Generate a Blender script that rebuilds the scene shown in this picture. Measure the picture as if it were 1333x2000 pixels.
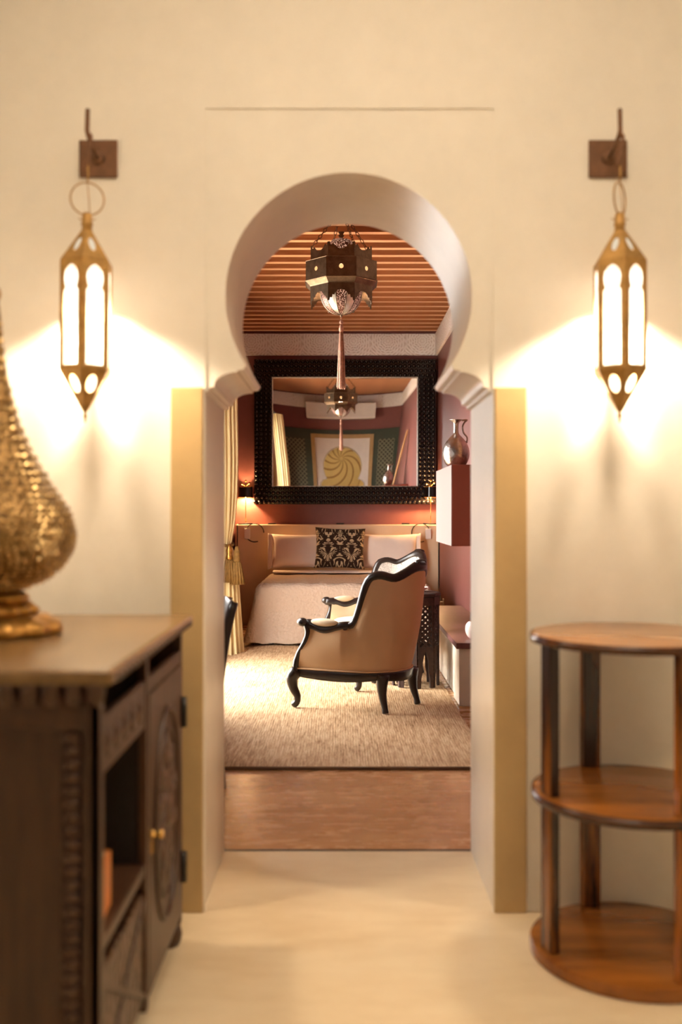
import bpy, bmesh, math, random
from mathutils import Vector, Matrix
from mathutils.geometry import tessellate_polygon
random.seed(7)
PI = math.pi
S = bpy.context.scene
for o in list(bpy.data.objects):
    bpy.data.objects.remove(o)
COL = S.collection

# ---------------------------------------------------------------- camera, sky, sun, exposure
F_PX = 1944.0                      # focal length in pixels of the 1333 x 2000 frame (35 mm lens)
cam_data = bpy.data.cameras.new('camera')
cam_data.sensor_fit = 'VERTICAL'
cam_data.sensor_height = 36.0
cam_data.lens = F_PX / 2000.0 * 36.0
cam_data.clip_end = 200
cam_data.dof.use_dof = True
cam_data.dof.focus_distance = 7.9
cam_data.dof.aperture_fstop = 1.55
camera = bpy.data.objects.new('camera', cam_data)
camera.location = (0, 0, 1.30)
camera.rotation_euler = (PI/2, 0, 0)
COL.objects.link(camera)
S.camera = camera

world = bpy.data.worlds.new('sky')
S.world = world
world.use_nodes = True
wn = world.node_tree
wn.nodes['Background'].inputs['Color'].default_value = (1.0, 0.96, 0.91, 1)
wn.nodes['Background'].inputs['Strength'].default_value = 20.0

sun_data = bpy.data.lights.new('sun', 'SUN')
sun_data.energy = 3.0
sun_data.angle = math.radians(8)
sun_data.color = (1.0, 0.97, 0.94)
sun = bpy.data.objects.new('sun', sun_data)
sun.rotation_euler = Vector((0.86, -0.20, -0.42)).to_track_quat('-Z', 'Y').to_euler()
sun.location = (-6, 8, 4)
COL.objects.link(sun)

S.view_settings.view_transform = 'Standard'
S.view_settings.look = 'None'
S.view_settings.gamma = 1.0
S.view_settings.use_curve_mapping = False
S.view_settings.exposure = 0.15

# ---------------------------------------------------------------- mesh helpers
class MB:
    def __init__(s):
        s.v, s.f, s.m = [], [], []
    def add(s, vs, fs, mi=0):
        b = len(s.v)
        s.v += [tuple(p) for p in vs]
        s.f += [tuple(b + i for i in f) for f in fs]
        s.m += [mi] * len(fs)
        return s
    def box(s, lo, hi, mi=0, M=None):
        x0, y0, z0 = lo; x1, y1, z1 = hi
        vs = [(x0,y0,z0),(x1,y0,z0),(x1,y1,z0),(x0,y1,z0),(x0,y0,z1),(x1,y0,z1),(x1,y1,z1),(x0,y1,z1)]
        if M: vs = [M @ Vector(p) for p in vs]
        return s.add(vs, [(0,3,2,1),(4,5,6,7),(0,1,5,4),(1,2,6,5),(2,3,7,6),(3,0,4,7)], mi)
    def lathe(s, prof, n=32, c=(0,0), mi=0, rot=0, close=True, fn=None):
        vs = []
        for r, z in prof:
            for k in range(n):
                a = rot + 2*PI*k/n
                rr = r * (fn(a, z) if fn else 1)
                vs.append((c[0]+rr*math.cos(a), c[1]+rr*math.sin(a), z))
        fs = []
        for i in range(len(prof)-1):
            for k in range(n):
                k2 = (k+1) % n
                fs.append((i*n+k, i*n+k2, (i+1)*n+k2, (i+1)*n+k))
        if close:
            if prof[0][0] > 1e-4: fs.append(tuple(range(n-1, -1, -1)))
            if prof[-1][0] > 1e-4: fs.append(tuple((len(prof)-1)*n+k for k in range(n)))
        return s.add(vs, fs, mi)
    def tube(s, path, rad, n=8, mi=0, closed=False, flat=1.0, up=None):
        P = [Vector(p) for p in path]
        m = len(P)
        R = rad if isinstance(rad, (list, tuple)) else [rad]*m
        vs = []
        ref = Vector(up) if up else None
        for i in range(m):
            if closed: t = P[(i+1) % m] - P[i-1]
            else: t = P[min(i+1, m-1)] - P[max(i-1, 0)]
            t.normalize()
            if ref is None:
                ref = Vector((0,0,1)) if abs(t.z) < 0.9 else Vector((1,0,0))
            a = ref - t*ref.dot(t)
            if a.length < 1e-4: a = t.orthogonal()
            a.normalize(); b = t.cross(a)
            if up is None: ref = a
            for k in range(n):
                q = 2*PI*k/n
                vs.append(P[i] + a*(R[i]*math.cos(q)) + b*(R[i]*flat*math.sin(q)))
        fs = []
        for i in range(m if closed else m-1):
            j = (i+1) % m
            for k in range(n):
                k2 = (k+1) % n
                fs.append((i*n+k, i*n+k2, j*n+k2, j*n+k))
        if not closed:
            fs.append(tuple(range(n-1,-1,-1))); fs.append(tuple((m-1)*n+k for k in range(n)))
        return s.add(vs, fs, mi)
    def grid(s, fn, nu, nv, mi=0, cu=False, cv=False):
        vs = [fn(i/(nu if cu else nu-1), j/(nv if cv else nv-1)) for i in range(nu) for j in range(nv)]
        fs = []
        for i in range(nu if cu else nu-1):
            for j in range(nv if cv else nv-1):
                i2, j2 = (i+1) % nu, (j+1) % nv
                fs.append((i*nv+j, i2*nv+j, i2*nv+j2, i*nv+j2))
        return s.add(vs, fs, mi)
    def prism(s, poly, d, M=None, mi=0):
        """poly in local xz, thickness d along y (0..d)"""
        tri = tessellate_polygon([[Vector((x, z, 0)) for x, z in poly]])
        n = len(poly)
        vs = [Vector((x, 0, z)) for x, z in poly] + [Vector((x, d, z)) for x, z in poly]
        if M: vs = [M @ p for p in vs]
        fs = [tuple(t) for t in tri] + [tuple(n+i for i in reversed(t)) for t in tri]
        fs += [(i, (i+1) % n, n+(i+1) % n, n+i) for i in range(n)]
        return s.add(vs, fs, mi)
    def ellip(s, c, r, n=16, m=10, M=None, mi=0):
        vs, fs = [], []
        for i in range(m+1):
            t = PI*i/m
            for k in range(n):
                a = 2*PI*k/n
                vs.append(Vector((r[0]*math.sin(t)*math.cos(a), r[1]*math.sin(t)*math.sin(a), r[2]*math.cos(t))))
        vs = [(M @ p if M else p) + Vector(c) for p in vs]
        for i in range(m):
            for k in range(n):
                k2 = (k+1) % n
                fs.append((i*n+k, (i+1)*n+k, (i+1)*n+k2, i*n+k2))
        return s.add(vs, fs, mi)
    def mesh(s, name, smooth=False):
        me = bpy.data.meshes.new(name)
        me.from_pydata(s.v, [], s.f)
        for p, mi in zip(me.polygons, s.m): p.material_index = mi
        bm = bmesh.new(); bm.from_mesh(me)
        bmesh.ops.remove_doubles(bm, verts=bm.verts, dist=1e-6)
        bmesh.ops.recalc_face_normals(bm, faces=bm.faces)
        bm.to_mesh(me); bm.free()
        if smooth:
            me.polygons.foreach_set('use_smooth', [True]*len(me.polygons))
        return me
    def build(s, name, mat, parent=None, smooth=False, bevel=0, seg=2, angle=None):
        me = s.mesh(name, smooth or angle is not None)
        for mm in (mat if isinstance(mat, (list, tuple)) else [mat]): me.materials.append(mm)
        if angle is not None:
            me.set_sharp_from_angle(angle=math.radians(angle))
        o = bpy.data.objects.new(name, me)
        COL.objects.link(o)
        if parent: o.parent = parent
        if bevel:
            b = o.modifiers.new('soft_edges', 'BEVEL')
            b.width = bevel; b.segments = seg; b.limit_method = 'ANGLE'
        return o

def bx(name, lo, hi, mat, parent=None, bevel=0.003):
    return MB().box(lo, hi).build(name, mat, parent, bevel=bevel)
def tag(o, label, cat, group=None, kind=None):
    o['label'] = label; o['category'] = cat
    if group: o['group'] = group
    if kind: o['kind'] = kind
    return o
def thing(name, label, cat, loc=(0,0,0), rz=0, group=None):
    o = bpy.data.objects.new(name, None)
    o.empty_display_size = 0.1
    COL.objects.link(o)
    o.location = loc; o.rotation_euler = (0,0,rz)
    return tag(o, label, cat, group)
def structure(o, label=None):
    o['kind'] = 'structure'
    if label: o['label'] = label
    return o
def copy_mesh(o, parent, M=None, name=None):
    c = o.copy(); COL.objects.link(c); c.parent = parent
    if M is not None: c.matrix_local = M
    return c
def copy_tree(o, parent=None):
    c = o.copy(); COL.objects.link(c); c.parent = parent
    for ch in list(o.children): copy_tree(ch, c)
    return c
def spline(pts, n):
    """Catmull-Rom through pts (tuples), n samples"""
    P = [Vector(p) for p in pts]
    out = []
    for i in range(n):
        t = i/(n-1)*(len(P)-1)
        k = min(int(t), len(P)-2); f = t-k
        p0 = P[k-1] if k > 0 else P[0]*2-P[1]
        p3 = P[k+2] if k+2 < len(P) else P[-1]*2-P[-2]
        p1, p2 = P[k], P[k+1]
        out.append(0.5*((2*p1)+(p2-p0)*f+(2*p0-5*p1+4*p2-p3)*f*f+(3*p1-p0-3*p2+p3)*f**3))
    return out
def sstep(a, b, x):
    t = max(0, min(1, (x-a)/(b-a)))
    return t*t*(3-2*t)

# ---------------------------------------------------------------- material helpers
class NT:
    def __init__(s, name):
        s.mat = bpy.data.materials.new(name); s.mat.use_nodes = True
        s.t = s.mat.node_tree; s.b = s.t.nodes['Principled BSDF']; s.o = s.t.nodes['Material Output']
        s._c = None
    def n(s, typ, **kw):
        nd = s.t.nodes.new(typ)
        for k, v in kw.items():
            if k.startswith('i_'):
                key = k[2:]
                nd.inputs[int(key) if key.isdigit() else key.replace('_', ' ')].default_value = v
            else: setattr(nd, k, v)
        return nd
    def l(s, a, b): s.t.links.new(a, b)
    def co(s, kind='Object', scale=None):
        if s._c is None: s._c = s.n('ShaderNodeTexCoord')
        out = s._c.outputs[kind]
        if scale:
            mp = s.n('ShaderNodeMapping'); mp.inputs['Scale'].default_value = scale
            s.l(out, mp.inputs['Vector']); out = mp.outputs['Vector']
        return out
    def math(s, op, a, b=None, c=None):
        nd = s.n('ShaderNodeMath', operation=op)
        for i, x in enumerate((a, b, c)):
            if x is None: continue
            if hasattr(x, 'links'): s.l(x, nd.inputs[i])
            else: nd.inputs[i].default_value = x
        return nd.outputs[0]
    def noise(s, scale, detail=4, rough=0.55, vec=None):
        nd = s.n('ShaderNodeTexNoise', i_Scale=scale, i_Detail=detail, i_Roughness=rough)
        s.l(vec if vec is not None else s.co(), nd.inputs['Vector'])
        return nd.outputs['Fac']
    def mix(s, fac, c1, c2):
        nd = s.n('ShaderNodeMix', data_type='RGBA')
        for idx, x in ((0, fac), (6, c1), (7, c2)):
            if hasattr(x, 'links'): s.l(x, nd.inputs[idx])
            else: nd.inputs[idx].default_value = x if idx == 0 else (*x, 1)
        return nd.outputs[2]
    def ramp(s, fac, stops):
        nd = s.n('ShaderNodeValToRGB')
        e = nd.color_ramp.elements
        while len(e) < len(stops): e.new(0.5)
        for el, (p, c) in zip(e, stops):
            el.position = p; el.color = (*c, 1)
        s.l(fac, nd.inputs[0])
        return nd.outputs[0]
    def bump(s, h, strength=0.2, dist=0.01):
        nd = s.n('ShaderNodeBump', i_Strength=strength, i_Distance=dist)
        s.l(h, nd.inputs['Height']); s.l(nd.outputs[0], s.b.inputs['Normal'])
    def set(s, color=None, rough=None, metal=None, spec=None, **kw):
        for key, v in (('Base Color', color), ('Roughness', rough), ('Metallic', metal), ('Specular IOR Level', spec)):
            if v is None: continue
            if hasattr(v, 'links'): s.l(v, s.b.inputs[key])
            elif key == 'Base Color': s.b.inputs[key].default_value = (*v, 1)
            else: s.b.inputs[key].default_value = v
        for k, v in kw.items():
            s.b.inputs[k.replace('_', ' ')].default_value = v
        return s

def lin(r, g, b):
    f = lambda c: c/12.92 if c <= 0.04045 else ((c+0.055)/1.055)**2.4
    return (f(r/255), f(g/255), f(b/255))
def plain(name, c, rough=0.5, metal=0.0, var=0.0, scale=8, bump=0.0, bscale=60, spec=0.5, stretch=None):
    m = NT(name)
    if var:
        fac = m.noise(scale, 5, 0.6, m.co('Object', stretch) if stretch else None)
        fac = m.ramp(fac, [(0.3, (0,0,0)), (0.7, (1,1,1))])
        m.set(m.mix(fac, tuple(x*(1-var) for x in c), tuple(min(1, x*(1+var)) for x in c)))
    else: m.set(c)
    m.set(rough=rough, metal=metal, spec=spec)
    if bump: m.bump(m.noise(bscale, 4), bump)
    return m.mat

# ---------------------------------------------------------------- materials
def plaster(name, c, var=0.06, rough=0.75, bump=0.12):
    m = NT(name)
    a = m.noise(1.6, 5, 0.6); b = m.noise(14, 5, 0.7)
    f = m.math('ADD', m.math('MULTIPLY', a, 0.7), m.math('MULTIPLY', b, 0.3))
    col = m.ramp(f, [(0.32, tuple(x*(1-var) for x in c)), (0.68, tuple(min(1, x*(1+var)) for x in c))])
    m.set(col, rough=rough, spec=0.3)
    m.bump(m.noise(22, 6, 0.6), bump, 0.01)
    return m.mat
CREAM = plaster('cream_plaster', (0.82, 0.775, 0.695))
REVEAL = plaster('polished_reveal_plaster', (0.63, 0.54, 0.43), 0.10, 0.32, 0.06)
OCHRE = plaster('ochre_tadelakt', (0.50, 0.35, 0.17), 0.10, 0.35, 0.10)
PLUM = plaster('plum_plaster', (0.22, 0.080, 0.070), 0.12, 0.42, 0.06)
CEILPAINT = plaster('ceiling_paint', (0.84, 0.80, 0.73), 0.04)
WHITEPAINT = plain('white_paint', (0.78, 0.74, 0.68), 0.5, var=0.04)

def floor_mat(name, c, c2, rough):
    m = NT(name)
    a = m.noise(1.7, 7, 0.62, m.co('Object', (0.8, 1.6, 1)))
    b = m.noise(9, 6, 0.65, m.co('Object', (0.5, 1.6, 1)))
    f = m.math('ADD', m.math('MULTIPLY', a, 0.65), m.math('MULTIPLY', b, 0.35))
    m.set(m.ramp(f, [(0.36, c2), (0.62, c)]), spec=0.5)
    m.set(rough=m.math('ADD', m.math('MULTIPLY', b, 0.25), rough-0.1))
    m.bump(m.noise(5, 5, 0.6), 0.05, 0.02)
    return m.mat
FLOOR_CREAM = floor_mat('cream_polished_floor', (0.82, 0.69, 0.49), (0.68, 0.535, 0.345), 0.36)
FLOOR_BROWN = floor_mat('brown_polished_floor', (0.58, 0.33, 0.155), (0.42, 0.205, 0.085), 0.24)

def wood(name, c1, c2, rough=0.4, stretch=(1, 14, 14), scale=3.0, bump=0.1, knots=False, lo=0.3, hi=0.7):
    m = NT(name)
    v = m.co('Object', stretch)
    a = m.noise(scale, 6, 0.6, v)
    col = m.ramp(a, [(lo, c2), (hi, c1)])
    if knots:
        vo = m.n('ShaderNodeTexVoronoi', i_Scale=2.6)
        m.l(m.co('Object', (1, 1.4, 1.4)), vo.inputs['Vector'])
        k = m.ramp(vo.outputs['Distance'], [(0.03, (1,1,1)), (0.08, (0,0,0))])
        col = m.mix(k, col, tuple(x*0.35 for x in c2))
    m.set(col, rough=rough)
    m.bump(a, bump, 0.004)
    return m.mat
BEAM = wood('pine_beam', (0.46, 0.175, 0.065), (0.30, 0.095, 0.032), 0.55, (1.2, 12, 12), 3, 0.1, True)
BOARD = wood('pine_ceiling_board', (0.32, 0.13, 0.06), (0.21, 0.075, 0.035), 0.6, (1, 10, 10), 3)
EBONY = wood('dark_chair_wood', (0.022, 0.014, 0.011), (0.011, 0.007, 0.006), 0.30, (8, 8, 2), 4, 0.08)
CABWOOD = wood('dark_carved_wood', (0.070, 0.030, 0.012), (0.034, 0.015, 0.007), 0.42, (10, 10, 1.5), 3, 0.15)
CABTOP_SHEEN = wood('cabinet_top_painted_sheen', (0.22, 0.13, 0.055), (0.15, 0.085, 0.036), 0.26, (8, 1.5, 8), 3, 0.05)  # wall reflection on the polished top put into a lighter base colour
MAHOG = wood('striped_rosewood', (0.42, 0.13, 0.018), (0.018, 0.005, 0.002), 0.25, (7, 7, 0.8), 2.0, 0.04, False, 0.47, 0.72)
MAHOGTOP = wood('striped_rosewood_shelf', (0.36, 0.125, 0.022), (0.16, 0.048, 0.010), 0.20, (1.2, 9, 5), 1.6, 0.03)
TABLETOP_SHEEN = wood('rosewood_top_painted_sheen', (0.36, 0.18, 0.075), (0.20, 0.085, 0.03), 0.22, (1.2, 9, 5), 1.6, 0.03)  # sheen of the round top put into its own lighter colour
BEAM_LIT_EDGE = wood('pine_edge_painted_bounce', (0.72, 0.42, 0.24), (0.60, 0.32, 0.17), 0.6, (1.2, 12, 12), 3, 0.05)  # floor bounce on the joist undersides put into a paler wood
CABSHADE = plain('shaded_inside_wood', (0.010, 0.006, 0.004), 0.7)  # shade inside the niche and slots put into a near-black colour
RIMWOOD = wood('dark_rosewood_rim', (0.09, 0.026, 0.007), (0.03, 0.009, 0.003), 0.22, (4, 4, 4), 4)
BENCHWOOD = wood('plum_stained_wood', (0.16, 0.065, 0.055), (0.11, 0.04, 0.036), 0.35, (6, 1, 6), 3, 0.04)
OAK = wood('honey_oak', (0.52, 0.28, 0.12), (0.40, 0.20, 0.08), 0.5, (10, 10, 1), 3)
CARVED = wood('dark_pierced_wood', (0.055, 0.024, 0.014), (0.025, 0.012, 0.008), 0.85, (6, 6, 6), 6, 0.6)

def carved_relief(name, c1, c2):
    m = NT(name)
    vo = m.n('ShaderNodeTexVoronoi', i_Scale=46.0, feature='SMOOTH_F1')
    m.l(m.co(), vo.inputs['Vector'])
    d = vo.outputs['Distance']
    m.set(m.ramp(d, [(0.15, c2), (0.55, c1)]), rough=0.4)
    m.bump(d, 0.9, 0.012)
    return m.mat
CABCARVE = carved_relief('carved_relief_wood', (0.085, 0.040, 0.019), (0.030, 0.014, 0.007))

IRON = plain('rusty_iron', (0.17, 0.085, 0.045), 0.65, 0.6, 0.3, 20, 0.3, 40)
BLACKIRON = plain('black_iron', (0.018, 0.015, 0.013), 0.45, 0.5)
ANTIQUE = plain('antique_brass', (0.38, 0.215, 0.060), 0.5, 0.45, 0.25, 30, 0.2, 80)
BRASS = plain('bright_brass', (0.80, 0.52, 0.18), 0.22, 1.0, 0.15, 20)
BRONZE = plain('dark_bronze', (0.14, 0.095, 0.060), 0.42, 0.85, 0.35, 18, 0.25, 60)
SILVER = plain('pale_nickel', (0.62, 0.60, 0.54), 0.35, 0.8, 0.15, 25)
PEWTER = plain('hammered_pewter', (0.42, 0.37, 0.34), 0.26, 0.95, 0.25, 40, 0.35, 55)

def lamp_brass():
    m = NT('pierced_brass')
    vo = m.n('ShaderNodeTexVoronoi', i_Scale=70.0); m.l(m.co(), vo.inputs['Vector'])
    col = m.ramp(vo.outputs['Distance'], [(0.18, (0.04, 0.021, 0.008)), (0.42, (0.24, 0.14, 0.05))])
    m.set(col, rough=0.34, metal=0.8)
    m.bump(vo.outputs['Distance'], 0.7, 0.006)
    return m.mat
PIERCED = lamp_brass()
GOLDBASE = plain('worn_gilt_metal', (0.42, 0.22, 0.055), 0.33, 0.85, 0.45, 26, 0.4, 40)
STUD = plain('gilt_stud', (0.62, 0.43, 0.19), 0.22, 0.9, 0.3, 60)

def fabric(name, c, var=0.08, scale=5, weave=260, bump=0.25, rough=0.9, sheen=0.0):
    m = NT(name)
    f = m.noise(scale, 4)
    m.set(m.ramp(f, [(0.3, tuple(x*(1-var) for x in c)), (0.7, tuple(min(1, x*(1+var)) for x in c))]), rough=rough, spec=0.2)
    if sheen: m.set(Sheen_Weight=sheen)
    m.bump(m.noise(weave, 3, 0.7), bump, 0.003)
    return m.mat
UPHOLS = fabric('cream_upholstery', (0.55, 0.36, 0.20), 0.05, 3)
PADFAB = fabric('pale_upholstery', (0.72, 0.58, 0.40), 0.05, 3)
LINEN = fabric('pink_white_linen', (0.84, 0.71, 0.61), 0.04, 4, 120, 0.2)
HEADFAB = fabric('tan_headboard_linen', (0.70, 0.52, 0.35), 0.10, 1.5, 200, 0.2, 0.8)
CURTAIN = fabric('straw_curtain', (0.62, 0.50, 0.27), 0.08, 3, 200, 0.15, 0.75)
TASSEL = fabric('gold_tassel', (0.17, 0.090, 0.022), 0.25, 40, 200, 0.3, 0.7)
ROSETASSEL = fabric('rose_silk_tassel', (0.46, 0.25, 0.18), 0.3, 60, 200, 0.3, 0.55)

def quilt():
    m = NT('quilted_bedspread')
    vo = m.n('ShaderNodeTexVoronoi', i_Scale=38.0); m.l(m.co(), vo.inputs['Vector'])
    m.set((0.45, 0.335, 0.25), rough=0.85, spec=0.2)
    h = m.math('ADD', vo.outputs['Distance'], m.noise(9, 3))
    m.bump(h, 0.5, 0.012)
    return m.mat
QUILT = quilt()

def rug_mat():
    m = NT('woven_jute')
    sx = m.n('ShaderNodeSeparateXYZ'); m.l(m.co(), sx.inputs[0])
    x, y = sx.outputs[0], sx.outputs[1]
    wob = m.math('MULTIPLY', m.noise(14, 3), 0.02)
    rows = m.math('SINE', m.math('MULTIPLY', m.math('ADD', x, wob), 430.0))
    cols = m.math('SINE', m.math('MULTIPLY', m.math('ADD', y, wob), 210.0))
    fine = m.noise(22, 6, 0.8, m.co('Object', (3.4, 0.30, 1)))
    big = m.noise(3, 4, 0.6)
    f = m.math('ADD', m.math('MULTIPLY', fine, 1.1), m.math('MULTIPLY', big, 0.25))
    col = m.ramp(f, [(0.46, (0.22, 0.12, 0.055)), (0.64, (0.48, 0.315, 0.17)), (0.84, (0.68, 0.50, 0.31))])
    m.set(col, rough=0.95, spec=0.1)
    h = m.math('ADD', m.math('MULTIPLY', m.math('ADD', rows, cols), 0.10), fine)
    m.bump(h, 0.7, 0.006)
    return m.mat
RUG = rug_mat()

def frieze_mat(axis):
    """incised rosettes; u along the wall, v up the wall"""
    m = NT('carved_stucco')
    sx = m.n('ShaderNodeSeparateXYZ'); m.l(m.co(), sx.inputs[0])
    u, v = sx.outputs[axis], sx.outputs[2]
    P = 0.40
    um = m.math('SUBTRACT', m.math('FLOORED_MODULO', u, P), P/2)
    vm = m.math('SUBTRACT', v, 0.17)
    r = m.math('SQRT', m.math('ADD', m.math('MULTIPLY', um, um), m.math('MULTIPLY', vm, vm)))
    th = m.math('ARCTAN2', vm, um)
    star = m.math('MULTIPLY', m.math('COSINE', m.math('MULTIPLY', th, 8.0)), 0.9)
    ring = m.math('SINE', m.math('ADD', m.math('MULTIPLY', r, 215.0), star))
    pet = m.math('COSINE', m.math('ADD', m.math('MULTIPLY', th, 16.0), m.math('MULTIPLY', r, 160.0)))
    fine = m.noise(120, 3, 0.7)
    h = m.math('ADD', m.math('ADD', m.math('MULTIPLY', ring, 0.4), m.math('MULTIPLY', pet, 0.25)), m.math('MULTIPLY', fine, 1.2))
    m.set(m.ramp(h, [(0.0, (0.70, 0.60, 0.53)), (0.5, (0.96, 0.90, 0.85))]), rough=0.8, spec=0.2)
    m.bump(h, 0.6, 0.006)
    return m.mat
FRIEZE_X = frieze_mat(0); FRIEZE_Y = frieze_mat(1)

def damask():
    m = NT('brown_cream_damask')
    sx = m.n('ShaderNodeSeparateXYZ'); m.l(m.co(), sx.inputs[0])
    x, z = sx.outputs[0], sx.outputs[2]
    P = 0.26
    xm = m.math('ABSOLUTE', m.math('SUBTRACT', m.math('FLOORED_MODULO', m.math('ADD', x, 0.52), P), P/2))
    cv = m.n('ShaderNodeCombineXYZ'); m.l(xm, cv.inputs[0]); m.l(z, cv.inputs[2])
    w = m.n('ShaderNodeTexNoise', i_Scale=9.0, i_Detail=1.5, i_Distortion=1.4); m.l(cv.outputs[0], w.inputs['Vector'])
    s1 = m.math('SINE', m.math('MULTIPLY', w.outputs['Fac'], 46.0))
    s2 = m.math('SINE', m.math('ADD', m.math('MULTIPLY', xm, 60.0), m.math('MULTIPLY', m.math('SINE', m.math('MULTIPLY', z, 24.0)), 2.2)))
    f = m.math('ADD', s1, m.math('MULTIPLY', s2, 0.6))
    m.set(m.ramp(f, [(0.45, (0.030, 0.016, 0.010)), (0.60, (0.50, 0.36, 0.21))]), rough=0.9, spec=0.15)
    m.bump(m.noise(220, 2), 0.2, 0.003)
    return m.mat
DAMASK = damask()
def toile():
    m = NT('grey_printed_white_fabric')
    w = m.n('ShaderNodeTexNoise', i_Scale=11.0, i_Detail=2.0, i_Distortion=1.8); m.l(m.co(), w.inputs['Vector'])
    f = m.math('ABSOLUTE', m.math('SINE', m.math('MULTIPLY', w.outputs['Fac'], 48.0)))
    m.set(m.ramp(f, [(0.16, (0.06, 0.05, 0.05)), (0.40, (0.46, 0.42, 0.38))]), rough=0.9, spec=0.15)
    return m.mat
TOILE = toile()

def lattice_green():
    m = NT('green_lattice_paint')
    sx = m.n('ShaderNodeSeparateXYZ'); m.l(m.co(), sx.inputs[0])
    a = m.math('ADD', sx.outputs[0], sx.outputs[2]); b = m.math('SUBTRACT', sx.outputs[0], sx.outputs[2])
    f = m.math('MAXIMUM', m.math('SINE', m.math('MULTIPLY', a, 75.0)), m.math('SINE', m.math('MULTIPLY', b, 75.0)))
    m.set(m.ramp(f, [(0.3, (0.030, 0.030, 0.017)), (0.6, (0.17, 0.17, 0.095))]), rough=0.5)
    m.bump(f, 0.4, 0.006)
    return m.mat
LATTICE = lattice_green()
GREEN = plain('dark_green_paint', (0.040, 0.055, 0.034), 0.45, var=0.1)
GOLDPAINT = plain('gold_painted_trim', (0.45, 0.30, 0.13), 0.45, 0.2, 0.1)
CERAMIC = plain('pale_pink_ceramic', (0.78, 0.62, 0.55), 0.25)
PLASTIC = plain('white_plastic', (0.75, 0.71, 0.66), 0.4)
CORD = plain('black_cord', (0.02, 0.016, 0.014), 0.6)
LEATHER = plain('orange_leather', (0.55, 0.17, 0.03), 0.4, var=0.15, scale=12)
PAPER = plain('book_pages', (0.70, 0.60, 0.42), 0.8)
BLACKLACQ = plain('black_lacquer', (0.010, 0.007, 0.006), 0.14)

def emitter(name, c, st, through=0.0):
    m = NT(name)
    em = m.n('ShaderNodeEmission', i_Strength=st); em.inputs[0].default_value = (*c, 1)
    if through:
        tr = m.n('ShaderNodeBsdfTransparent')
        mx = m.n('ShaderNodeMixShader', i_0=through)
        m.l(em.outputs[0], mx.inputs[1]); m.l(tr.outputs[0], mx.inputs[2]); m.l(mx.outputs[0], m.o.inputs[0])
    else: m.l(em.outputs[0], m.o.inputs[0])
    return m.mat
PANE = emitter('lit_frosted_glass', (1.0, 0.86, 0.66), 3.6, 0.75)
PANE_DIM = emitter('dim_frosted_glass', (1.0, 0.84, 0.60), 0.75, 0.3)
BULB = emitter('lit_bulb', (1.0, 0.75, 0.42), 6.0)
JEWEL = emitter('glowing_amber_glass', (1.0, 0.50, 0.20), 1.3)
YELLOW = fabric('lamplit_yellow', (0.90, 0.72, 0.36), 0.06, 4, 150, 0.1)

def pierced_glow():
    m = NT('glowing_pierced_copper')
    vo = m.n('ShaderNodeTexVoronoi', i_Scale=115.0); m.l(m.co(), vo.inputs['Vector'])
    hole = m.ramp(vo.outputs['Distance'], [(0.28, (1,1,1)), (0.42, (0,0,0))])
    m.set((0.16, 0.07, 0.05), rough=0.45, metal=0.6)
    m.b.inputs['Emission Color'].default_value = (1.0, 0.62, 0.42, 1)
    m.l(m.math('MULTIPLY', hole, 0.9), m.b.inputs['Emission Strength'])
    return m.mat
COPPERGLOW = pierced_glow()
MIRROR = NT('mirror_glass').set((0.86, 0.85, 0.83), rough=0.008, metal=1.0).mat

# ================================================================ THE SETTING
CX = 0.025                        # centre of the archway
WF, WB = 3.24, 3.818              # front and back of the thick arch wall
RX0, RX1 = -1.25, 1.13            # bedroom side walls
RY1 = 11.65                       # bedroom far wall
CEIL = 3.47                       # bedroom ceiling boards
HX0, HX1, HY0, HCEIL = -1.32, 1.95, -2.4, 3.36   # the room the camera stands in

def arch_profile():
    p = [(0.473, 0.0), (0.473, 1.690), (0.456, 1.694), (0.456, 1.703), (0.438, 1.708)]
    for i in range(9):
        t = PI/2*i/8
        p.append((0.363+0.075*math.cos(t), 1.712+0.043*math.sin(t)))
    p += [(0.363, 1.762), (0.342, 1.764)]
    a0 = math.asin(-0.225/0.402)
    for i in range(33):
        a = a0 + (PI/2-a0)*i/32
        p.append((0.402*math.cos(a), 2.003+0.402*math.sin(a)))
    return p
prof = arch_profile()
H = 3.62
w = MB()
for sgn, xo in ((-1, HX0-0.1), (1, HX1+0.1)):
    poly = [(xo, 0), (xo, H), (CX, H)] + [(CX+sgn*a, z) for a, z in reversed(prof)]
    tri = tessellate_polygon([[Vector((x, z, 0)) for x, z in poly]])
    w.add([(x, WF, z) for x, z in poly], [tuple(t) for t in tri], 0)
    w.add([(x, WB, z) for x, z in poly], [tuple(t) for t in tri], 1)
    n = len(prof)
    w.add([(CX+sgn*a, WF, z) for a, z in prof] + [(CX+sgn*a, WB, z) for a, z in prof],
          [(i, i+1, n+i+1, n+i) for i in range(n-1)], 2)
# raised coat of plaster that leaves the shallow rectangular panel around the arch
for lo, hi in (((HX0-0.1, 0), (CX-0.466, H)), ((CX+0.470, 0), (HX1+0.1, H)), ((CX-0.466, 2.612), (CX+0.470, H))):
    w.box((lo[0], WF-0.0055, lo[1]), (hi[0], WF+0.002, hi[1]), 0)
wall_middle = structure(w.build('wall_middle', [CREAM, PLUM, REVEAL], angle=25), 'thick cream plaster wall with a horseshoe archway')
for i, (a, b) in enumerate(((CX-0.578, CX-0.473), (CX+0.473, CX+0.578))):
    o = bx('trim_%d' % (i+1), (a, WF-0.016, 0.0), (b, WF-0.0005, 1.705), OCHRE, None, 0.004)
    structure(o, 'ochre plaster band beside the archway, on the side of the %s' % ('dark carved cabinet' if i == 0 else 'round shelf table'))

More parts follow.
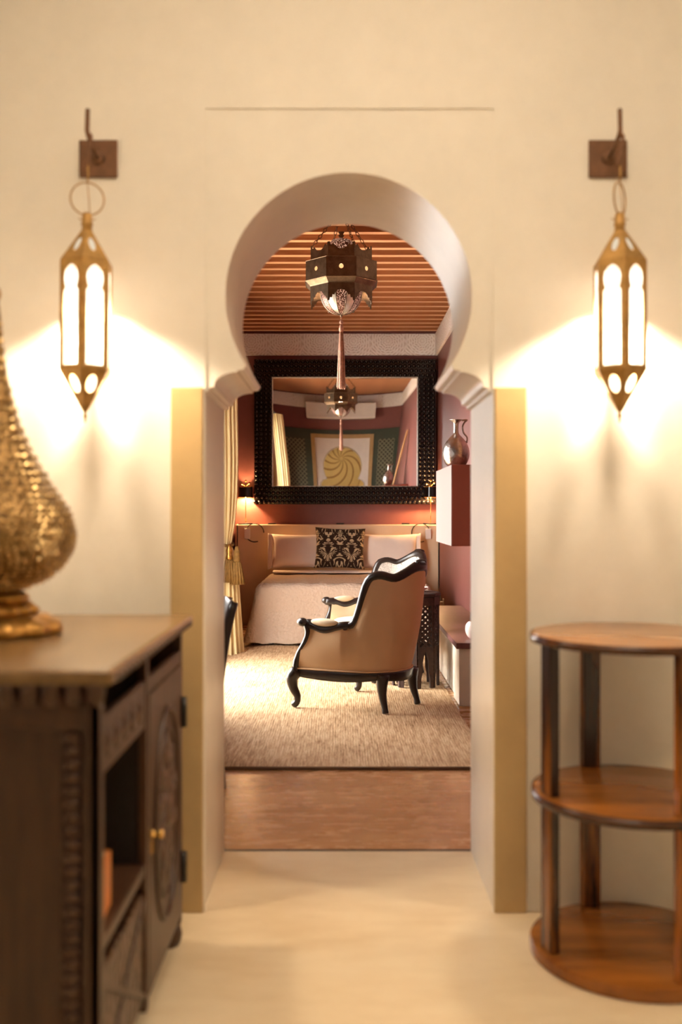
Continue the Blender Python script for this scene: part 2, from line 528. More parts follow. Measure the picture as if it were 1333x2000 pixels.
structure(bx('floor_front', (HX0-0.1, HY0-0.1, -0.1), (HX1+0.1, WB, 0), FLOOR_CREAM, bevel=0), 'pale cream polished plaster floor')
structure(bx('floor_back', (RX0-0.2, WB+0.012, -0.1), (RX1+0.2, RY1+0.2, 0), FLOOR_BROWN, bevel=0), 'brown polished plaster bedroom floor')
structure(bx('trim_3', (CX-0.9, WB-0.001, -0.05), (CX+0.9, WB+0.013, 0.002), EBONY, bevel=0), 'thin dark joint between the two floors')
# front room shell
structure(bx('wall_left', (HX0-0.12, HY0, 0), (HX0, WF, H), CREAM, bevel=0), 'cream plaster wall behind the cabinet')
structure(bx('wall_right', (HX1, HY0, 0), (HX1+0.12, WF, H), CREAM, bevel=0), 'cream plaster wall beside the round table')
structure(bx('wall_front', (HX0, HY0-0.12, 0), (HX1, HY0, H), CREAM, bevel=0), 'cream plaster wall behind the viewer')
structure(bx('ceiling_front', (HX0-0.1, HY0-0.1, HCEIL), (HX1+0.1, WF, HCEIL+0.1), CEILPAINT, bevel=0), 'cream plaster ceiling of the front room')

# bedroom shell
structure(bx('wall_back', (RX0-0.15, RY1, 0), (RX1+0.15, RY1+0.15, H), PLUM, bevel=0), 'plum plaster wall behind the bed')
structure(bx('wall_side', (RX1, WB, 0), (RX1+0.15, RY1, H), PLUM, bevel=0), 'plum plaster bedroom wall behind the plum wall box')
# window wall of the bedroom with a tall terrace door
DY0, DY1, DZ = 6.60, 8.40, 2.62
NY0, NY1, NZ0, NZ1 = 4.45, 4.80, 1.15, 2.05  # small unseen opening added to lighten the floor, soffit and chair
w = MB()
for y0, y1, z0, z1 in ((WB, NY0, 0, H), (NY0, NY1, NZ1, H), (NY0, NY1, 0, NZ0), (NY1, DY0, 0, H), (DY0, DY1, DZ, H), (DY1, RY1, 0, H)):
    w.box((RX0-0.15, y0, z0), (RX0, y1, z1))
structure(w.build('wall_window', PLUM), 'plum plaster bedroom wall with the terrace doors')
for i, (y0, y1, zb, z1, bars) in enumerate(((DY0, DY1, 0, DZ, 1), (NY0, NY1, NZ0, NZ1, 0))):
    w = MB()
    x0, x1 = RX0-0.13, RX0-0.05
    w.box((x0, y0, zb), (x1, y0+0.03, z1)).box((x0, y1-0.03, zb), (x1, y1, z1)).box((x0, y0, z1-0.04), (x1, y1, z1))
    for k in range(bars):
        yy = y0+(y1-y0)*(k+1)/(bars+1)
        w.box((x0+0.01, yy-0.02, 0), (x1-0.01, yy+0.02, z1))
    structure(w.build('window_%d' % (i+1), EBONY), 'dark wooden frame of the %s in the bedroom wall' % ('wide terrace doors' if i == 0 else 'added fill light window near the archway'))
structure(bx('ground_terrace', (RX0-4, 2, -0.2), (RX0-0.15, RY1+1, -0.02), FLOOR_CREAM, bevel=0), 'pale terrace outside the bedroom doors')

# wooden ceiling: boards with joists as parts
ceil_o = structure(MB().box((RX0-0.2, WB, CEIL), (RX1+0.2, RY1+0.15, CEIL+0.1)).build('ceiling_back', BOARD), 'pine ceiling of narrow joists over the bedroom')
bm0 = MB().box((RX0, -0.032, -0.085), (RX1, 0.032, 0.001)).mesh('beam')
bm0.materials.append(BEAM); bm0.materials.append(BEAM_LIT_EDGE)
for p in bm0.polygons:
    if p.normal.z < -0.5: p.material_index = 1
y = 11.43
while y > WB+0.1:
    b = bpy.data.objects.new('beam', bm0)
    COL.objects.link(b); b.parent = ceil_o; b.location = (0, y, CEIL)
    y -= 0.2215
# carved stucco friezes
FZ0 = 3.13
def frieze(name, lo, hi, mat, label):
    me = MB().box((lo[0]-lo[0], lo[1]-lo[1], 0), (hi[0]-lo[0], hi[1]-lo[1], hi[2]-lo[2]))
    o = me.build(name, mat, bevel=0.004); o.location = lo
    return structure(o, label)
frieze('trim_4', (RX0, RY1-0.03, FZ0), (RX1, RY1, CEIL-0.087), FRIEZE_X, 'carved stucco frieze above the black mirror')
frieze('trim_5', (RX1-0.03, WB+0.03, FZ0), (RX1, RY1-0.031, CEIL-0.087), FRIEZE_Y, 'carved stucco frieze above the plum wall box')
frieze('trim_6', (RX0, WB+0.03, FZ0), (RX0+0.03, RY1-0.031, CEIL-0.087), FRIEZE_Y, 'carved stucco frieze above the terrace doors')
frieze('trim_7', (RX0, WB, FZ0), (RX1, WB+0.029, CEIL-0.087), FRIEZE_X, 'carved stucco frieze seen in the mirror')

# bedroom side of the arch wall, seen in the mirror: green panelling, gilt band, white panel
gp = MB()
gp.box((RX0, WB, 0), (CX-0.62, WB+0.02, 2.72)).box((CX+0.62, WB, 0), (RX1, WB+0.02, 2.72)).box((CX-0.62, WB, 2.63), (CX+0.62, WB+0.02, 2.72))
g = structure(gp.build('trim_8', GREEN), 'dark green panelling around the archway, seen in the mirror')
for x0, x1 in ((-1.16, -0.72), (0.74, 1.06)):
    o = bx('lattice_panel', (x0, WB+0.018, 0.3), (x1, WB+0.028, 2.52), LATTICE, g, 0.002)
gt = MB()
gt.box((CX-0.62, WB, 0), (CX-0.545, WB+0.035, 2.63)).box((CX+0.545, WB, 0), (CX+0.62, WB+0.035, 2.63)).box((CX-0.545, WB, 2.555), (CX+0.545, WB+0.035, 2.63))
structure(gt.build('trim_9', GOLDPAINT, bevel=0.004), 'gold painted band around the archway, seen in the mirror')
wp = MB()
for sgn in (-1, 1):
    poly = [(CX+sgn*0.545, 0), (CX+sgn*0.545, 2.555), (CX, 2.555)] + [(CX+sgn*(a+0.002), z+0.002) for a, z in reversed(prof)]
    wp.prism(poly, 0.008, Matrix.Translation((0, WB+0.0005, 0)))
structure(wp.build('trim_10', WHITEPAINT), 'white plaster panel around the archway, seen in the mirror')

# ================================================================ FRONT ROOM
# ---------------- wall lanterns
def half_panel(outer, hole):
    """right half outline of a panel with a hole on its axis -> two polygons (local x, z)"""
    poly = [(0, outer[0][1])] + outer + [(0, outer[-1][1])] + list(reversed(hole))
    return poly, [(-x, z) for x, z in poly]
def hole_oval(cz, rw, rh, n=10):
    return [(rw*math.sin(PI*i/n), cz-rh*math.cos(PI*i/n)) for i in range(n+1)]

def lantern(lx, ly, turn, ringturn, label_l, label_b, tilt):
    # bracket on the wall
    br = thing('lantern_bracket', label_b, 'bracket', (lx, WF-0.009, 2.445))
    bx('wall_plate', (-0.0625, -0.007, -0.061), (0.0625, 0, 0.061), IRON, br, 0.003)
    bo = MB().lathe([(0.022, 0), (0.020, 0.008), (0.010, 0.014), (0.0, 0.015)], 14).build('boss', IRON, br, True)
    bo.rotation_euler = (PI/2, 0, 0); bo.location = (0, -0.007, 0)
    arm = -(WF-0.009-ly)
    MB().tube(spline([(0, 0, 0), (0, arm*0.5, 0.006), (0, arm, 0.03), (0, arm-0.004, 0.06), (0, arm, 0.105)], 16), 0.0075, 8).build('arm', IRON, br, True)
    MB().tube(spline([(0, arm, 0.028), (0.010, arm, 0.02), (0.004, arm-0.004, -0.04), (-0.004, arm, -0.068), (0, arm+0.004, -0.062)], 14), 0.006, 6).build('hook', IRON, br, True)
    # lantern
    T = thing('hanging_lantern', label_l, 'lantern', (lx, ly, 0))
    z0, z1 = 1.737, 2.071
    R = 0.0810; ap = R*math.cos(PI/6)
    hw = R/2
    body_hole = [(0, 0.012), (0.0272, 0.012), (0.0272, 0.238), (0.0205, 0.247), (0.0250, 0.262), (0.0265, 0.279), (0.0235, 0.297), (0.013, 0.311), (0, 0.318)]
    polys_body = half_panel([(hw+0.001, 0), (hw+0.001, z1-z0)], body_hole)
    # roof and tip panels lie on slopes
    def slope(rtop, ztop, zbot, rbot):
        a0, a1 = rbot*math.cos(PI/6), rtop*math.cos(PI/6)
        L = math.hypot(ztop-zbot, a0-a1)
        return a0, a1, L
    for k in range(6):
        ang = turn + PI/6 + PI/3*k
        Mz = Matrix.Rotation(ang, 4, 'Z')
        pm = MB()
        for p in polys_body: pm.prism(p, 0.003, Mz @ Matrix.Translation((0, ap, z0)))
        sf = pm.build('side_frame', ANTIQUE, T)
        MB().box((-hw*0.92, ap-0.0045, z0+0.008), (hw*0.92, ap-0.0025, z1-0.008), 0, Mz).build('pane', PANE, sf)
        for (rt, zt, zb, rb, ov, nm) in ((0.013, 2.174, z1, R, (0.058, 0.0105, 0.027), 'roof_panel'), (0.004, 1.612, z0, R, (0.048, 0.0165, 0.030), 'tip_panel')):
            a0, a1, L = slope(rt, zt, zb, rb)
            up = 1 if zt > zb else -1
            th = math.atan2(a0-a1, abs(zt-zb))
            poly = half_panel([(rb/2+0.001, 0), (rt/2+0.001, L)], hole_oval(*ov))
            Mt = Mz @ Matrix.Translation((0, a0, zb)) @ Matrix.Rotation(th if up > 0 else PI-th, 4, 'X')
            pm = MB()
            for p in poly: pm.prism(p, 0.003 if up > 0 else -0.003, Mt)
            rp = pm.build(nm, ANTIQUE, T)
            MB().box((-ov[1]*1.15, -0.002*up, ov[0]-ov[2]*1.1), (ov[1]*1.15, -0.0005*up, ov[0]+ov[2]*1.1), 0, Mt).build('pane', PANE if up < 0 else PANE_DIM, rp)
    MB().lathe([(0.011, 2.170), (0.017, 2.174), (0.015, 2.186), (0.019, 2.192), (0.016, 2.20), (0.016, 2.218), (0.012, 2.228), (0.0, 2.23)], 12).build('cap', ANTIQUE, T, True)
    MB().lathe([(0.0, 1.575), (0.003, 1.580), (0.004, 1.592), (0.008, 1.598), (0.004, 1.606), (0.007, 1.618), (0.0, 1.62)], 10).build('finial', ANTIQUE, T, True)
    ring = [(0.051*math.cos(2*PI*i/28), 0, 0.051*math.sin(2*PI*i/28)) for i in range(28)]
    r = MB().tube(ring, 0.0026, 6, closed=True).build('hanging_ring', ANTIQUE, T, True)
    r.location = (0, 0, 2.272); r.rotation_euler = (0, 0, ringturn)
    MB().tube([(0, 0, 2.322), (0.002, 0, 2.35), (0, 0, 2.380)], 0.003, 6).build('link', ANTIQUE, T, True)
    MB().tube(spline([(0.0, 0, 2.32), (0.006, -0.003, 2.27), (0.009, -0.004, 2.225)], 8), 0.0018, 5).build('wire', ANTIQUE, T, True)
    MB().tube([(-0.026, 0, 2.212), (-0.012, 0.004, 2.205), (0.012, 0, 2.206), (0.027, 0.003, 2.210)], 0.002, 5).build('twist', ANTIQUE, T, True)
    bl = MB().ellip((0, 0, 2.0), (0.018, 0.018, 0.028), 12, 8).build('bulb', PLASTIC, T, True)
    ld = bpy.data.lights.new('lantern_light', 'SPOT')
    ld.energy = LANTERN_W; ld.color = (1.0, 0.80, 0.56)
    ld.spot_size = math.radians(131); ld.spot_blend = 0.30; ld.shadow_soft_size = 0.04
    lo = bpy.data.objects.new('lantern_light', ld); COL.objects.link(lo); lo.parent = T; lo.location = (0, 0, 1.985)
    T.rotation_euler = (0, tilt, 0)
    T.location = (lx-math.sin(tilt)*2.38, ly, 2.38*(1-math.cos(tilt)))
    return T
LANTERN_W = 155.0
lantern(-0.787, 3.09, 0.09, 0.25, 'pierced brass wall lantern hanging above the carved cabinet', 'rusty square iron bracket above the cabinet side lantern', 0.010)
lantern(0.866, 3.09, -0.06, 0.95, 'pierced brass wall lantern hanging above the round table', 'rusty square iron bracket above the round table lantern', 0.0)

# ---------------- added yellow disc for the lamplit room the mirror shows, and added fill lamp
WH = thing('lamplit_swirl_disc', 'added yellow disc with swirling ribs for the lamplit wall reflected in the mirror', 'lamplit disc', (0.0, HY0+0.002, 2.36))
WR = 0.94
def dome(a, b):
    r = WR*b; q = 2*PI*a
    return (r*math.cos(q), 0.12*(1-b*b)+0.004, r*math.sin(q))
MB().grid(dome, 64, 16, cu=True).build('lamplit_disc', YELLOW, WH, True)  # yellow and ribs stand in for a lamplit wall with swirl shadows
pts = []
for i in range(22):
    b = 0.05+0.93*i/21
    p = dome(0.30*(1-b)+0.0, b); pts.append((p[0], p[1]+0.004, p[2]))
rm = MB().tube(pts, [0.004+0.016*math.sin(PI*(i+0.5)/22) for i in range(22)], 6).mesh('swirl_shadow_rib', True); rm.materials.append(OAK)
for k in range(11):
    o = bpy.data.objects.new('swirl_shadow_rib', rm); COL.objects.link(o); o.parent = WH
    o.rotation_euler = (0, 2*PI*k/11, 0)
GL = thing('added_fill_bowl', 'added unseen brass bowl lamp filling the front room with light from above', 'lamp', (0.15, 1.55, 0))
GZ = 2.78
MB().lathe([(0.03, GZ), (0.12, GZ+0.02), (0.19, GZ+0.08), (0.215, GZ+0.15), (0.210, GZ+0.15), (0.185, GZ+0.085), (0.115, GZ+0.027), (0.0, GZ+0.01)], 40).build('bowl', BRASS, GL, True)
MB().ellip((0, 0, GZ+0.07), (0.05, 0.05, 0.04), 14, 10).build('bulb', BULB, GL, True)
for k in range(3):
    a = 2*PI*k/3
    MB().tube([(0.21*math.cos(a), 0.21*math.sin(a), GZ+0.148), (0.01*math.cos(a), 0.01*math.sin(a), HCEIL)], 0.004, 6).build('rod', BRASS, GL)
MB().lathe([(0.06, HCEIL-0.02), (0.065, HCEIL-0.004), (0.06, HCEIL)], 20).build('ceiling_rose', BRASS, GL, True)
up = bpy.data.lights.new('added_fill_uplight', 'AREA'); up.shape = 'DISK'; up.size = 0.34; up.energy = 70; up.color = (1.0, 0.86, 0.70)  # added lamp out of view, brightens the front room
uo = bpy.data.objects.new('added_fill_uplight', up); COL.objects.link(uo); uo.parent = GL
uo.location = (0, 0, GZ+0.13); uo.rotation_euler = (PI, 0, 0)

# ---------------- carved cabinet
X0, X1 = -1.12, -0.482
Y0, Y1 = 1.99, 3.02
CB = thing('carved_cabinet', 'dark carved wooden cabinet with an open shelf and a medallion door', 'cabinet', ((X0+X1)/2, (Y0+Y1)/2, 0))
ox, oy = (X0+X1)/2, (Y0+Y1)/2
def cb(name, lo, hi, mat=CABWOOD, bevel=0.002, parent=CB):
    dx, dy = (ox, oy)
    return bx(name, (lo[0]-dx, lo[1]-dy, lo[2]), (hi[0]-dx, hi[1]-dy, hi[2]), mat, parent, bevel)
top = cb('top', (X0-0.02, Y0-0.03, 0.955), (X1+0.030, Y1+0.022, 0.988), CABTOP_SHEEN, 0.010)
cb('back_panel', (X0, Y0+0.02, 0.06), (X0+0.02, Y1-0.02, 0.955), CABSHADE)
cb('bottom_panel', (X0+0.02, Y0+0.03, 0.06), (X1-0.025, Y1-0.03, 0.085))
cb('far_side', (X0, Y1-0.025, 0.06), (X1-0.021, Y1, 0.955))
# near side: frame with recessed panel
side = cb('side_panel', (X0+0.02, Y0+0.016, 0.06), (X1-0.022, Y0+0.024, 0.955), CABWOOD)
cb('shade_lining', (X0+0.031, Y0+0.0245, 0.09), (X1-0.021, Y0+0.033, 0.954), CABSHADE)
cb('shade_lining', (X0+0.031, Y0+0.034, 0.9455), (X1-0.022, Y1-0.034, 0.9548), CABSHADE)
cb('side_stile', (X1-0.035, Y0, 0.06), (X1-0.0005, Y0+0.016, 0.955))
cb('side_stile', (X0, Y0, 0.06), (X0+0.06, Y0+0.016, 0.955))
cb('side_rail', (X0+0.06, Y0, 0.865), (X1-0.035, Y0+0.016, 0.935))
cb('side_rail', (X0+0.06, Y0, 0.06), (X1-0.035, Y0+0.016, 0.13))
# ridged rope border beside the front stile
rg = MB().ellip((0, 0, 0), (0.021, 0.012, 0.014), 12, 8).mesh('ridge', True); rg.materials.append(CABWOOD)
for k in range(27):
    o = bpy.data.objects.new('ridge', rg); COL.objects.link(o); o.parent = CB
    o.location = (X1-0.058-ox, Y0+0.012-oy, 0.148+0.0268*k)
# scalloped fringe under the top, near side and front
sc = MB().lathe([(0.0, -0.022), (0.010, -0.021), (0.017, -0.014), (0.020, 0.0), (0.018, 0.012)], 12).mesh('scallop', True); sc.materials.append(CABWOOD)
for k in range(15):
    o = bpy.data.objects.new('scallop', sc); COL.objects.link(o); o.parent = CB
    o.location = (X1-0.005-0.044*k-ox, Y0-0.016-oy, 0.944); o.scale = (1.0, 0.8, 1.35)
for k in range(24):
    o = bpy.data.objects.new('scallop', sc); COL.objects.link(o); o.parent = CB
    o.location = (X1+0.020-ox, Y0+0.03+0.0415*k-oy, 0.966); o.scale = (0.9, 0.8, 0.45)
# front frame
M0, M1 = 2.462, 2.492
for y0, y1, nm in ((Y0, Y0+0.034, 'front_stile'), (M0, M1, 'front_stile'), (Y1-0.030, Y1, 'front_stile')):
    cb(nm, (X1-0.02, y0, 0.06), (X1, y1, 0.955))
cb('divider', (X0+0.02, M0+0.005, 0.085), (X1-0.021, M1-0.005, 0.945), CABSHADE)
N0 = Y0+0.034
rail = cb('carved_rail', (X1-0.018, N0, 0.765), (X1-0.003, M0, 0.882), CABWOOD)
for k in range(5):
    yy = N0+0.05+0.082*k
    MB().ellip((0, 0, 0), (0.007, 0.030, 0.034), 12, 8).build('carved_leaf', CABCARVE, rail, True).location = (X1-0.003-ox, yy-oy, 0.822)
cb('shelf', (X0+0.02, N0-0.004, 0.400), (X1-0.004, M0+0.004, 0.428))
cb('lower_panel', (X1-0.022, N0, 0.085), (X1-0.008, M0, 0.355), CABCARVE)
cb('niche_back', (X0+0.021, N0, 0.43), (X0+0.03, M0, 0.955), CABSHADE)
for sg in (-1, 1):
    lb_ = MB().box((-0.004, -0.245, -0.008), (0.004, 0.245, 0.008)).build('diagonal_batten', CABWOOD, CB, bevel=0.002)
    lb_.location = (X1-0.006-ox, (N0+M0)/2-oy, 0.220); lb_.rotation_euler = (sg*0.50, 0, 0)
cb('door_rail', (X1-0.018, M1, 0.846), (X1-0.001, Y1-0.030, 0.882))
door = cb('door', (X1-0.018, M1+0.003, 0.088), (X1+0.002, Y1-0.033, 0.842))
dc = ((M1+Y1-0.03)/2, 0.475)
for rr, q, nm in ((1.0, 0.010, 'medallion_ring'), (0.80, 0.006, 'medallion_ring')):
    MB().tube([(X1+0.003-ox, dc[0]-oy+0.185*rr*math.cos(2*PI*i/36), dc[1]+0.285*rr*math.sin(2*PI*i/36)) for i in range(36)], q, 6, closed=True).build(nm, CABWOOD, door, True)
lf = MB().ellip((0, 0, 0), (0.008, 0.030, 0.085), 10, 8).mesh('carved_leaf', True); lf.materials.append(CABCARVE)
for k in range(10):
    a = 2*PI*k/10
    o = bpy.data.objects.new('carved_leaf', lf); COL.objects.link(o); o.parent = door
    o.location = (X1+0.002-ox, dc[0]-oy+0.080*math.sin(a), dc[1]+0.125*math.cos(a)); o.rotation_euler = (-a*0.92, 0, 0)
MB().ellip((X1+0.004-ox, dc[0]-oy, dc[1]), (0.012, 0.035, 0.045), 12, 8).build('rosette', CABCARVE, door, True)
kn = MB().lathe([(0.012, 0.0), (0.012, 0.004), (0.005, 0.008), (0.006, 0.014), (0.013, 0.022), (0.010, 0.030), (0.0, 0.032)], 14).build('knob', BRASS, door, True)
kn.rotation_euler = (0, PI/2, 0); kn.location = (X1+0.002-ox, M1+0.028-oy, 0.485)
bx('keyhole_plate', (X1+0.002-ox, M1+0.018-oy, 0.435), (X1+0.005-ox, M1+0.038-oy, 0.470), BRASS, door, 0.003)
for z in (0.235, 0.70):
    MB().tube([(X1+0.008-ox, Y1-0.030-oy, z-0.045), (X1+0.008-ox, Y1-0.030-oy, z+0.045)], 0.011, 10).build('hinge', BLACKIRON, CB, True)
for x in (X0+0.05, X1-0.035):
    for yy in (Y0+0.045, Y1-0.03):
        MB().lathe([(0.030, 0.0), (0.036, 0.012), (0.040, 0.035), (0.034, 0.06)], 14, (x-ox, yy-oy)).build('foot', CABWOOD, CB, True)
# book in the niche
bk = thing('leather_book', 'orange leather book on the open shelf of the carved cabinet', 'book', (X1-0.170, N0+0.150, 0.429), 0.06)
bk.scale = (1.4, 1.2, 1.05)
bx('cover', (-0.10, -0.055, 0), (0.10, -0.050, 0.115), LEATHER, bk, 0.002)
bx('cover', (-0.10, 0.020, 0), (0.10, 0.025, 0.115), LEATHER, bk, 0.002)
bx('spine', (0.096, -0.055, 0), (0.102, 0.025, 0.115), LEATHER, bk, 0.002)
bx('pages', (-0.095, -0.050, 0.004), (0.096, 0.020, 0.111), PAPER, bk, 0.001)

# ---------------- big pierced brass lamp on the cabinet
LP = thing('brass_table_lamp', 'large teardrop lamp of pierced brass standing on the carved cabinet', 'lamp', (-0.885, 2.55, 0.988))
prof_l = spline([(0.052, 0.112), (0.070, 0.118), (0.118, 0.134), (0.165, 0.170), (0.193, 0.215), (0.197, 0.262), (0.182, 0.315), (0.145, 0.375), (0.100, 0.450), (0.062, 0.535), (0.036, 0.630), (0.020, 0.720), (0.014, 0.80), (0.006, 0.86)], 48)
MB().lathe([(p.x, p.y) for p in prof_l], 48).build('teardrop_body', PIERCED, LP, True)
st = MB()
for i in range(1, 44):
    a, b = prof_l[i], prof_l[i+1]
    seg = (b-a).length
    rows = 1
    nring = max(8, int(2*PI*a.x/0.0185))
    for k in range(nring):
        q = 2*PI*(k+0.5*(i % 2))/nring
        r = a.x+0.0005
        s = 0.0078*random.choice((0.45, 0.7, 0.9, 1.15))
        c = Vector((r*math.cos(q), r*math.sin(q), a.y))
        nrm = Vector((math.cos(q), math.sin(q), 0.25))
        u = Vector((-math.sin(q), math.cos(q), 0)); v = Vector((0, 0, 1))
        st.add([c+u*s, c+v*s, c-u*s, c-v*s, c+nrm*s*0.55], [(0,1,4),(1,2,4),(2,3,4),(3,0,4)])
so = st.build('bosses', STUD, LP); so['kind'] = 'stuff'
MB().lathe([(0.075, 0.082), (0.085, 0.092), (0.078, 0.102), (0.060, 0.113)], 28).build('collar', GOLDBASE, LP, True)
def wavy(n, amp): return lambda a, z: 1+amp*math.cos(n*a)
MB().lathe([(0.098, 0.050), (0.105, 0.062), (0.092, 0.072), (0.080, 0.084)], 96, fn=wavy(16, 0.05)).build('fluted_tier', GOLDBASE, LP, True)
MB().lathe([(0.155, 0.0), (0.165, 0.010), (0.158, 0.030), (0.135, 0.040), (0.128, 0.048), (0.105, 0.052)], 96, fn=wavy(12, 0.035)).build('foot', GOLDBASE, LP, True)
MB().ellip((0, 0, 0.87), (0.014, 0.014, 0.020), 12, 8).build('finial', GOLDBASE, LP, True)

# ---------------- round three tier table
TX, TY, TR = 0.862, 2.925, 0.298
RT = thing('round_shelf_table', 'glossy round rosewood table with three tiers beside the archway', 'table', (TX, TY, 0))
def disc(name, z0, z1, r, mat):
    p = [(r-0.006, z0), (r, z0+0.006), (r, z1-0.008), (r-0.003, z1-0.002), (r-0.008, z1)]
    return MB().lathe(p, 72).build(name, mat, RT, angle=40)
disc('tabletop', 0.920, 0.945, TR, TABLETOP_SHEEN)
for z0, z1, r in ((0.918, 0.9425, TR+0.001), (0.456, 0.4835, TR-0.003)):
    MB().lathe([(r-0.012, z0), (r+0.0015, z0+0.001), (r+0.003, (z0+z1)/2), (r+0.0015, z1), (r-0.012, z0)], 72, close=False).build('rim', RIMWOOD, RT, True)
disc('middle_shelf', 0.458, 0.486, TR-0.004, MAHOGTOP)
disc('base_shelf', 0.0, 0.040, TR+0.004, MAHOGTOP)
A = math.atan2(-0.07, -0.284)
for k in range(4):
    q = A + PI/2*k
    Mq = Matrix.Rotation(q, 4, 'Z')
    for z0, z1 in ((0.040, 0.458), (0.486, 0.920)):
        MB().box((0.252, -0.030, z0), (0.284, 0.030, z1), 0, Mq).build('upright', MAHOG, RT, bevel=0.004)

# ================================================================ BEDROOM
# ---------------- rug
RG = thing('jute_rug', 'woven tan jute rug spread over the bedroom floor', 'rug', (-0.22, 7.6, 0))
MB().box((-0.98, -2.58, 0.001), (0.985, 2.55, 0.014)).build('weave', RUG, RG, bevel=0.004)
for a, b in ((-2.592, -2.578), (2.548, 2.562)):
    MB().box((-0.98, a, 0.001), (0.985, b, 0.017)).build('bound_edge', fabric('dark_jute_binding', (0.14, 0.08, 0.045)), RG, bevel=0.004)

# ---------------- armchairs
def make_chair():
    C = thing('upholstered_armchair', 'cream armchair with dark carved frame seen from behind on the rug', 'armchair')
    base = [(0.545, -0.362), (0.36, -0.328), (0.19, -0.285), (0.055, -0.225), (-0.02, -0.125), (-0.045, 0.0)]
    topc = [(0.47, -0.372), (0.33, -0.352), (0.17, -0.325), (0.045, -0.290), (-0.105, -0.190), (-0.190, 0.0)]
    full = lambda L: L + [(u, -v) for u, v in reversed(L[:-1])]
    N = 81
    B = spline([(u, v, 0) for u, v in full(base)], N)
    T = spline([(u, v, 0) for u, v in full(topc)], N)
    def topz(i):
        s = 1-abs(2*i/(N-1)-1)
        z = 0.530 + 0.016*math.cos(min(s, 0.36)/0.36*PI*2) + 0.305*sstep(0.41, 0.63, s)
        z += 0.022*math.exp(-((s-0.69)/0.07)**2) + 0.080*sstep(0.78, 0.99, s)
        return z
    ZB = 0.245
    def shell(i, t, inset):
        b, tp = B[i], T[i]
        z = ZB + (topz(i)-ZB)*t
        k = (z-ZB)/(0.95-ZB)
        f = sstep(0, 1, k)*0.35 + k*0.65
        # sides reach their top width at arm height, the back at full height
        s = 1-abs(2*i/(N-1)-1)
        full_h = topz(i) if s < 0.36 else 0.95
        f2 = min(1.0, (z-ZB)/(full_h-ZB))
        p = b.lerp(tp, f2)
        j0, j1 = max(0, i-1), min(N-1, i+1)
        tan = (B[j1].lerp(T[j1], f2)) - (B[j0].lerp(T[j0], f2))
        nrm = Vector((-tan.y, tan.x, 0)).normalized()     # outward
        p = p + nrm*(0.020*math.sin(PI*min(1, t*1.02)) * (1 if inset == 0 else -1) - inset)
        return Vector((p.x, p.y, z))
    nv = 14
    MB().grid(lambda a, b: shell(round(a*(N-1)), b, 0.0), N, nv).build('outer_upholstery', UPHOLS, C, True)
    o = MB().grid(lambda a, b: shell(round(a*(N-1)), 0.25+0.75*b, 0.045), N, nv).build('inner_upholstery', [PADFAB, TOILE], C, True)
    for p in o.data.polygons:
        if p.center.x < 0.10 and p.center.z > 0.48: p.material_index = 1
    # carved top rail running along both arms and over the back
    path = [shell(i, 1.0, 0.020) + Vector((0, 0, 0.004)) for i in range(N)]
    rad = []
    for i in range(N):
        s = 1-abs(2*i/(N-1)-1)
        rad.append(0.030 + 0.009*sstep(0.90, 1.0, s) + 0.006*math.exp(-((s-0.02)/0.03)**2))
    f0 = path[0] + Vector((0.045, -0.006, 0.004)); f1 = path[-1] + Vector((0.045, 0.006, 0.004))
    MB().tube([f0]+path+[f1], [0.024]+rad+[0.024], 10, flat=1.0, up=(0, 0, 1)).build('top_rail', EBONY, C, True)
    # shell crest
    cm = MB()
    mid = path[N//2]
    for k in range(7):
        a = (k-3)*0.33
        cm.ellip(mid+Vector((-0.004, 0.035*math.sin(a)*1.5, 0.012+0.014*math.cos(a))), (0.020, 0.009, 0.018), 8, 6)
    cm.build('carved_crest', EBONY, C, True)
    for sy in (-1, 1):
        e = Vector((0.50, sy*0.376, 0.563))
        MB().ellip(e, (0.040, 0.032, 0.029), 12, 8).build('arm_scroll', EBONY, C, True)
        # arm support: set back at the arm, sweeping forward to the leg
        MB().tube(spline([(0.475, sy*0.372, 0.550), (0.460, sy*0.372, 0.500), (0.480, sy*0.372, 0.435), (0.538, sy*0.368, 0.35), (0.562, sy*0.364, 0.27), (0.555, sy*0.360, 0.215)], 18), [0.018]*6+[0.020]*6+[0.024]*6, 8).build('arm_support', EBONY, C, True)
        MB().ellip((0.345, sy*0.345, 0.568), (0.105, 0.030, 0.026), 16, 10, Matrix.Rotation(-sy*-0.12, 3, 'Z')).build('arm_pad', PADFAB, C, True)
        # front cabriole leg
        fl = spline([(0.555, sy*0.360, 0.245), (0.588, sy*0.372, 0.19), (0.580, sy*0.368, 0.125), (0.555, sy*0.360, 0.075), (0.560, sy*0.360, 0.030), (0.592, sy*0.368, 0.012)], 20)
        MB().tube(fl, [0.040, 0.043, 0.044, 0.043, 0.041, 0.038, 0.035, 0.032, 0.030, 0.028, 0.026, 0.024, 0.023, 0.022, 0.022, 0.022, 0.023, 0.022, 0.019, 0.012], 10, up=(1, 0, 0.2)).build('leg', EBONY, C, True)
        MB().lathe([(0.014, 0.0), (0.016, 0.006), (0.012, 0.016), (0.0, 0.02)], 10, (0.572, sy*0.362)).build('foot', EBONY, C, True)
        # back leg, raked
        bl = spline([(0.0, sy*0.180, 0.240), (0.005, sy*0.186, 0.17), (-0.004, sy*0.190, 0.10), (-0.022, sy*0.196, 0.04), (-0.030, sy*0.198, 0.0)], 14)
        MB().tube(bl, [0.042, 0.041, 0.039, 0.036, 0.033, 0.030, 0.027, 0.025, 0.023, 0.021, 0.020, 0.020, 0.022, 0.021], 10, up=(1, 0, 0.2)).build('leg', EBONY, C, True)
    # seat rail with serpentine lower edge
    fr = [Vector((0.545, v, 0)) + Vector((0.030*(1-(v/0.36)**2), 0, 0)) for v in (0.362, 0.2, 0.0, -0.2, -0.362)]
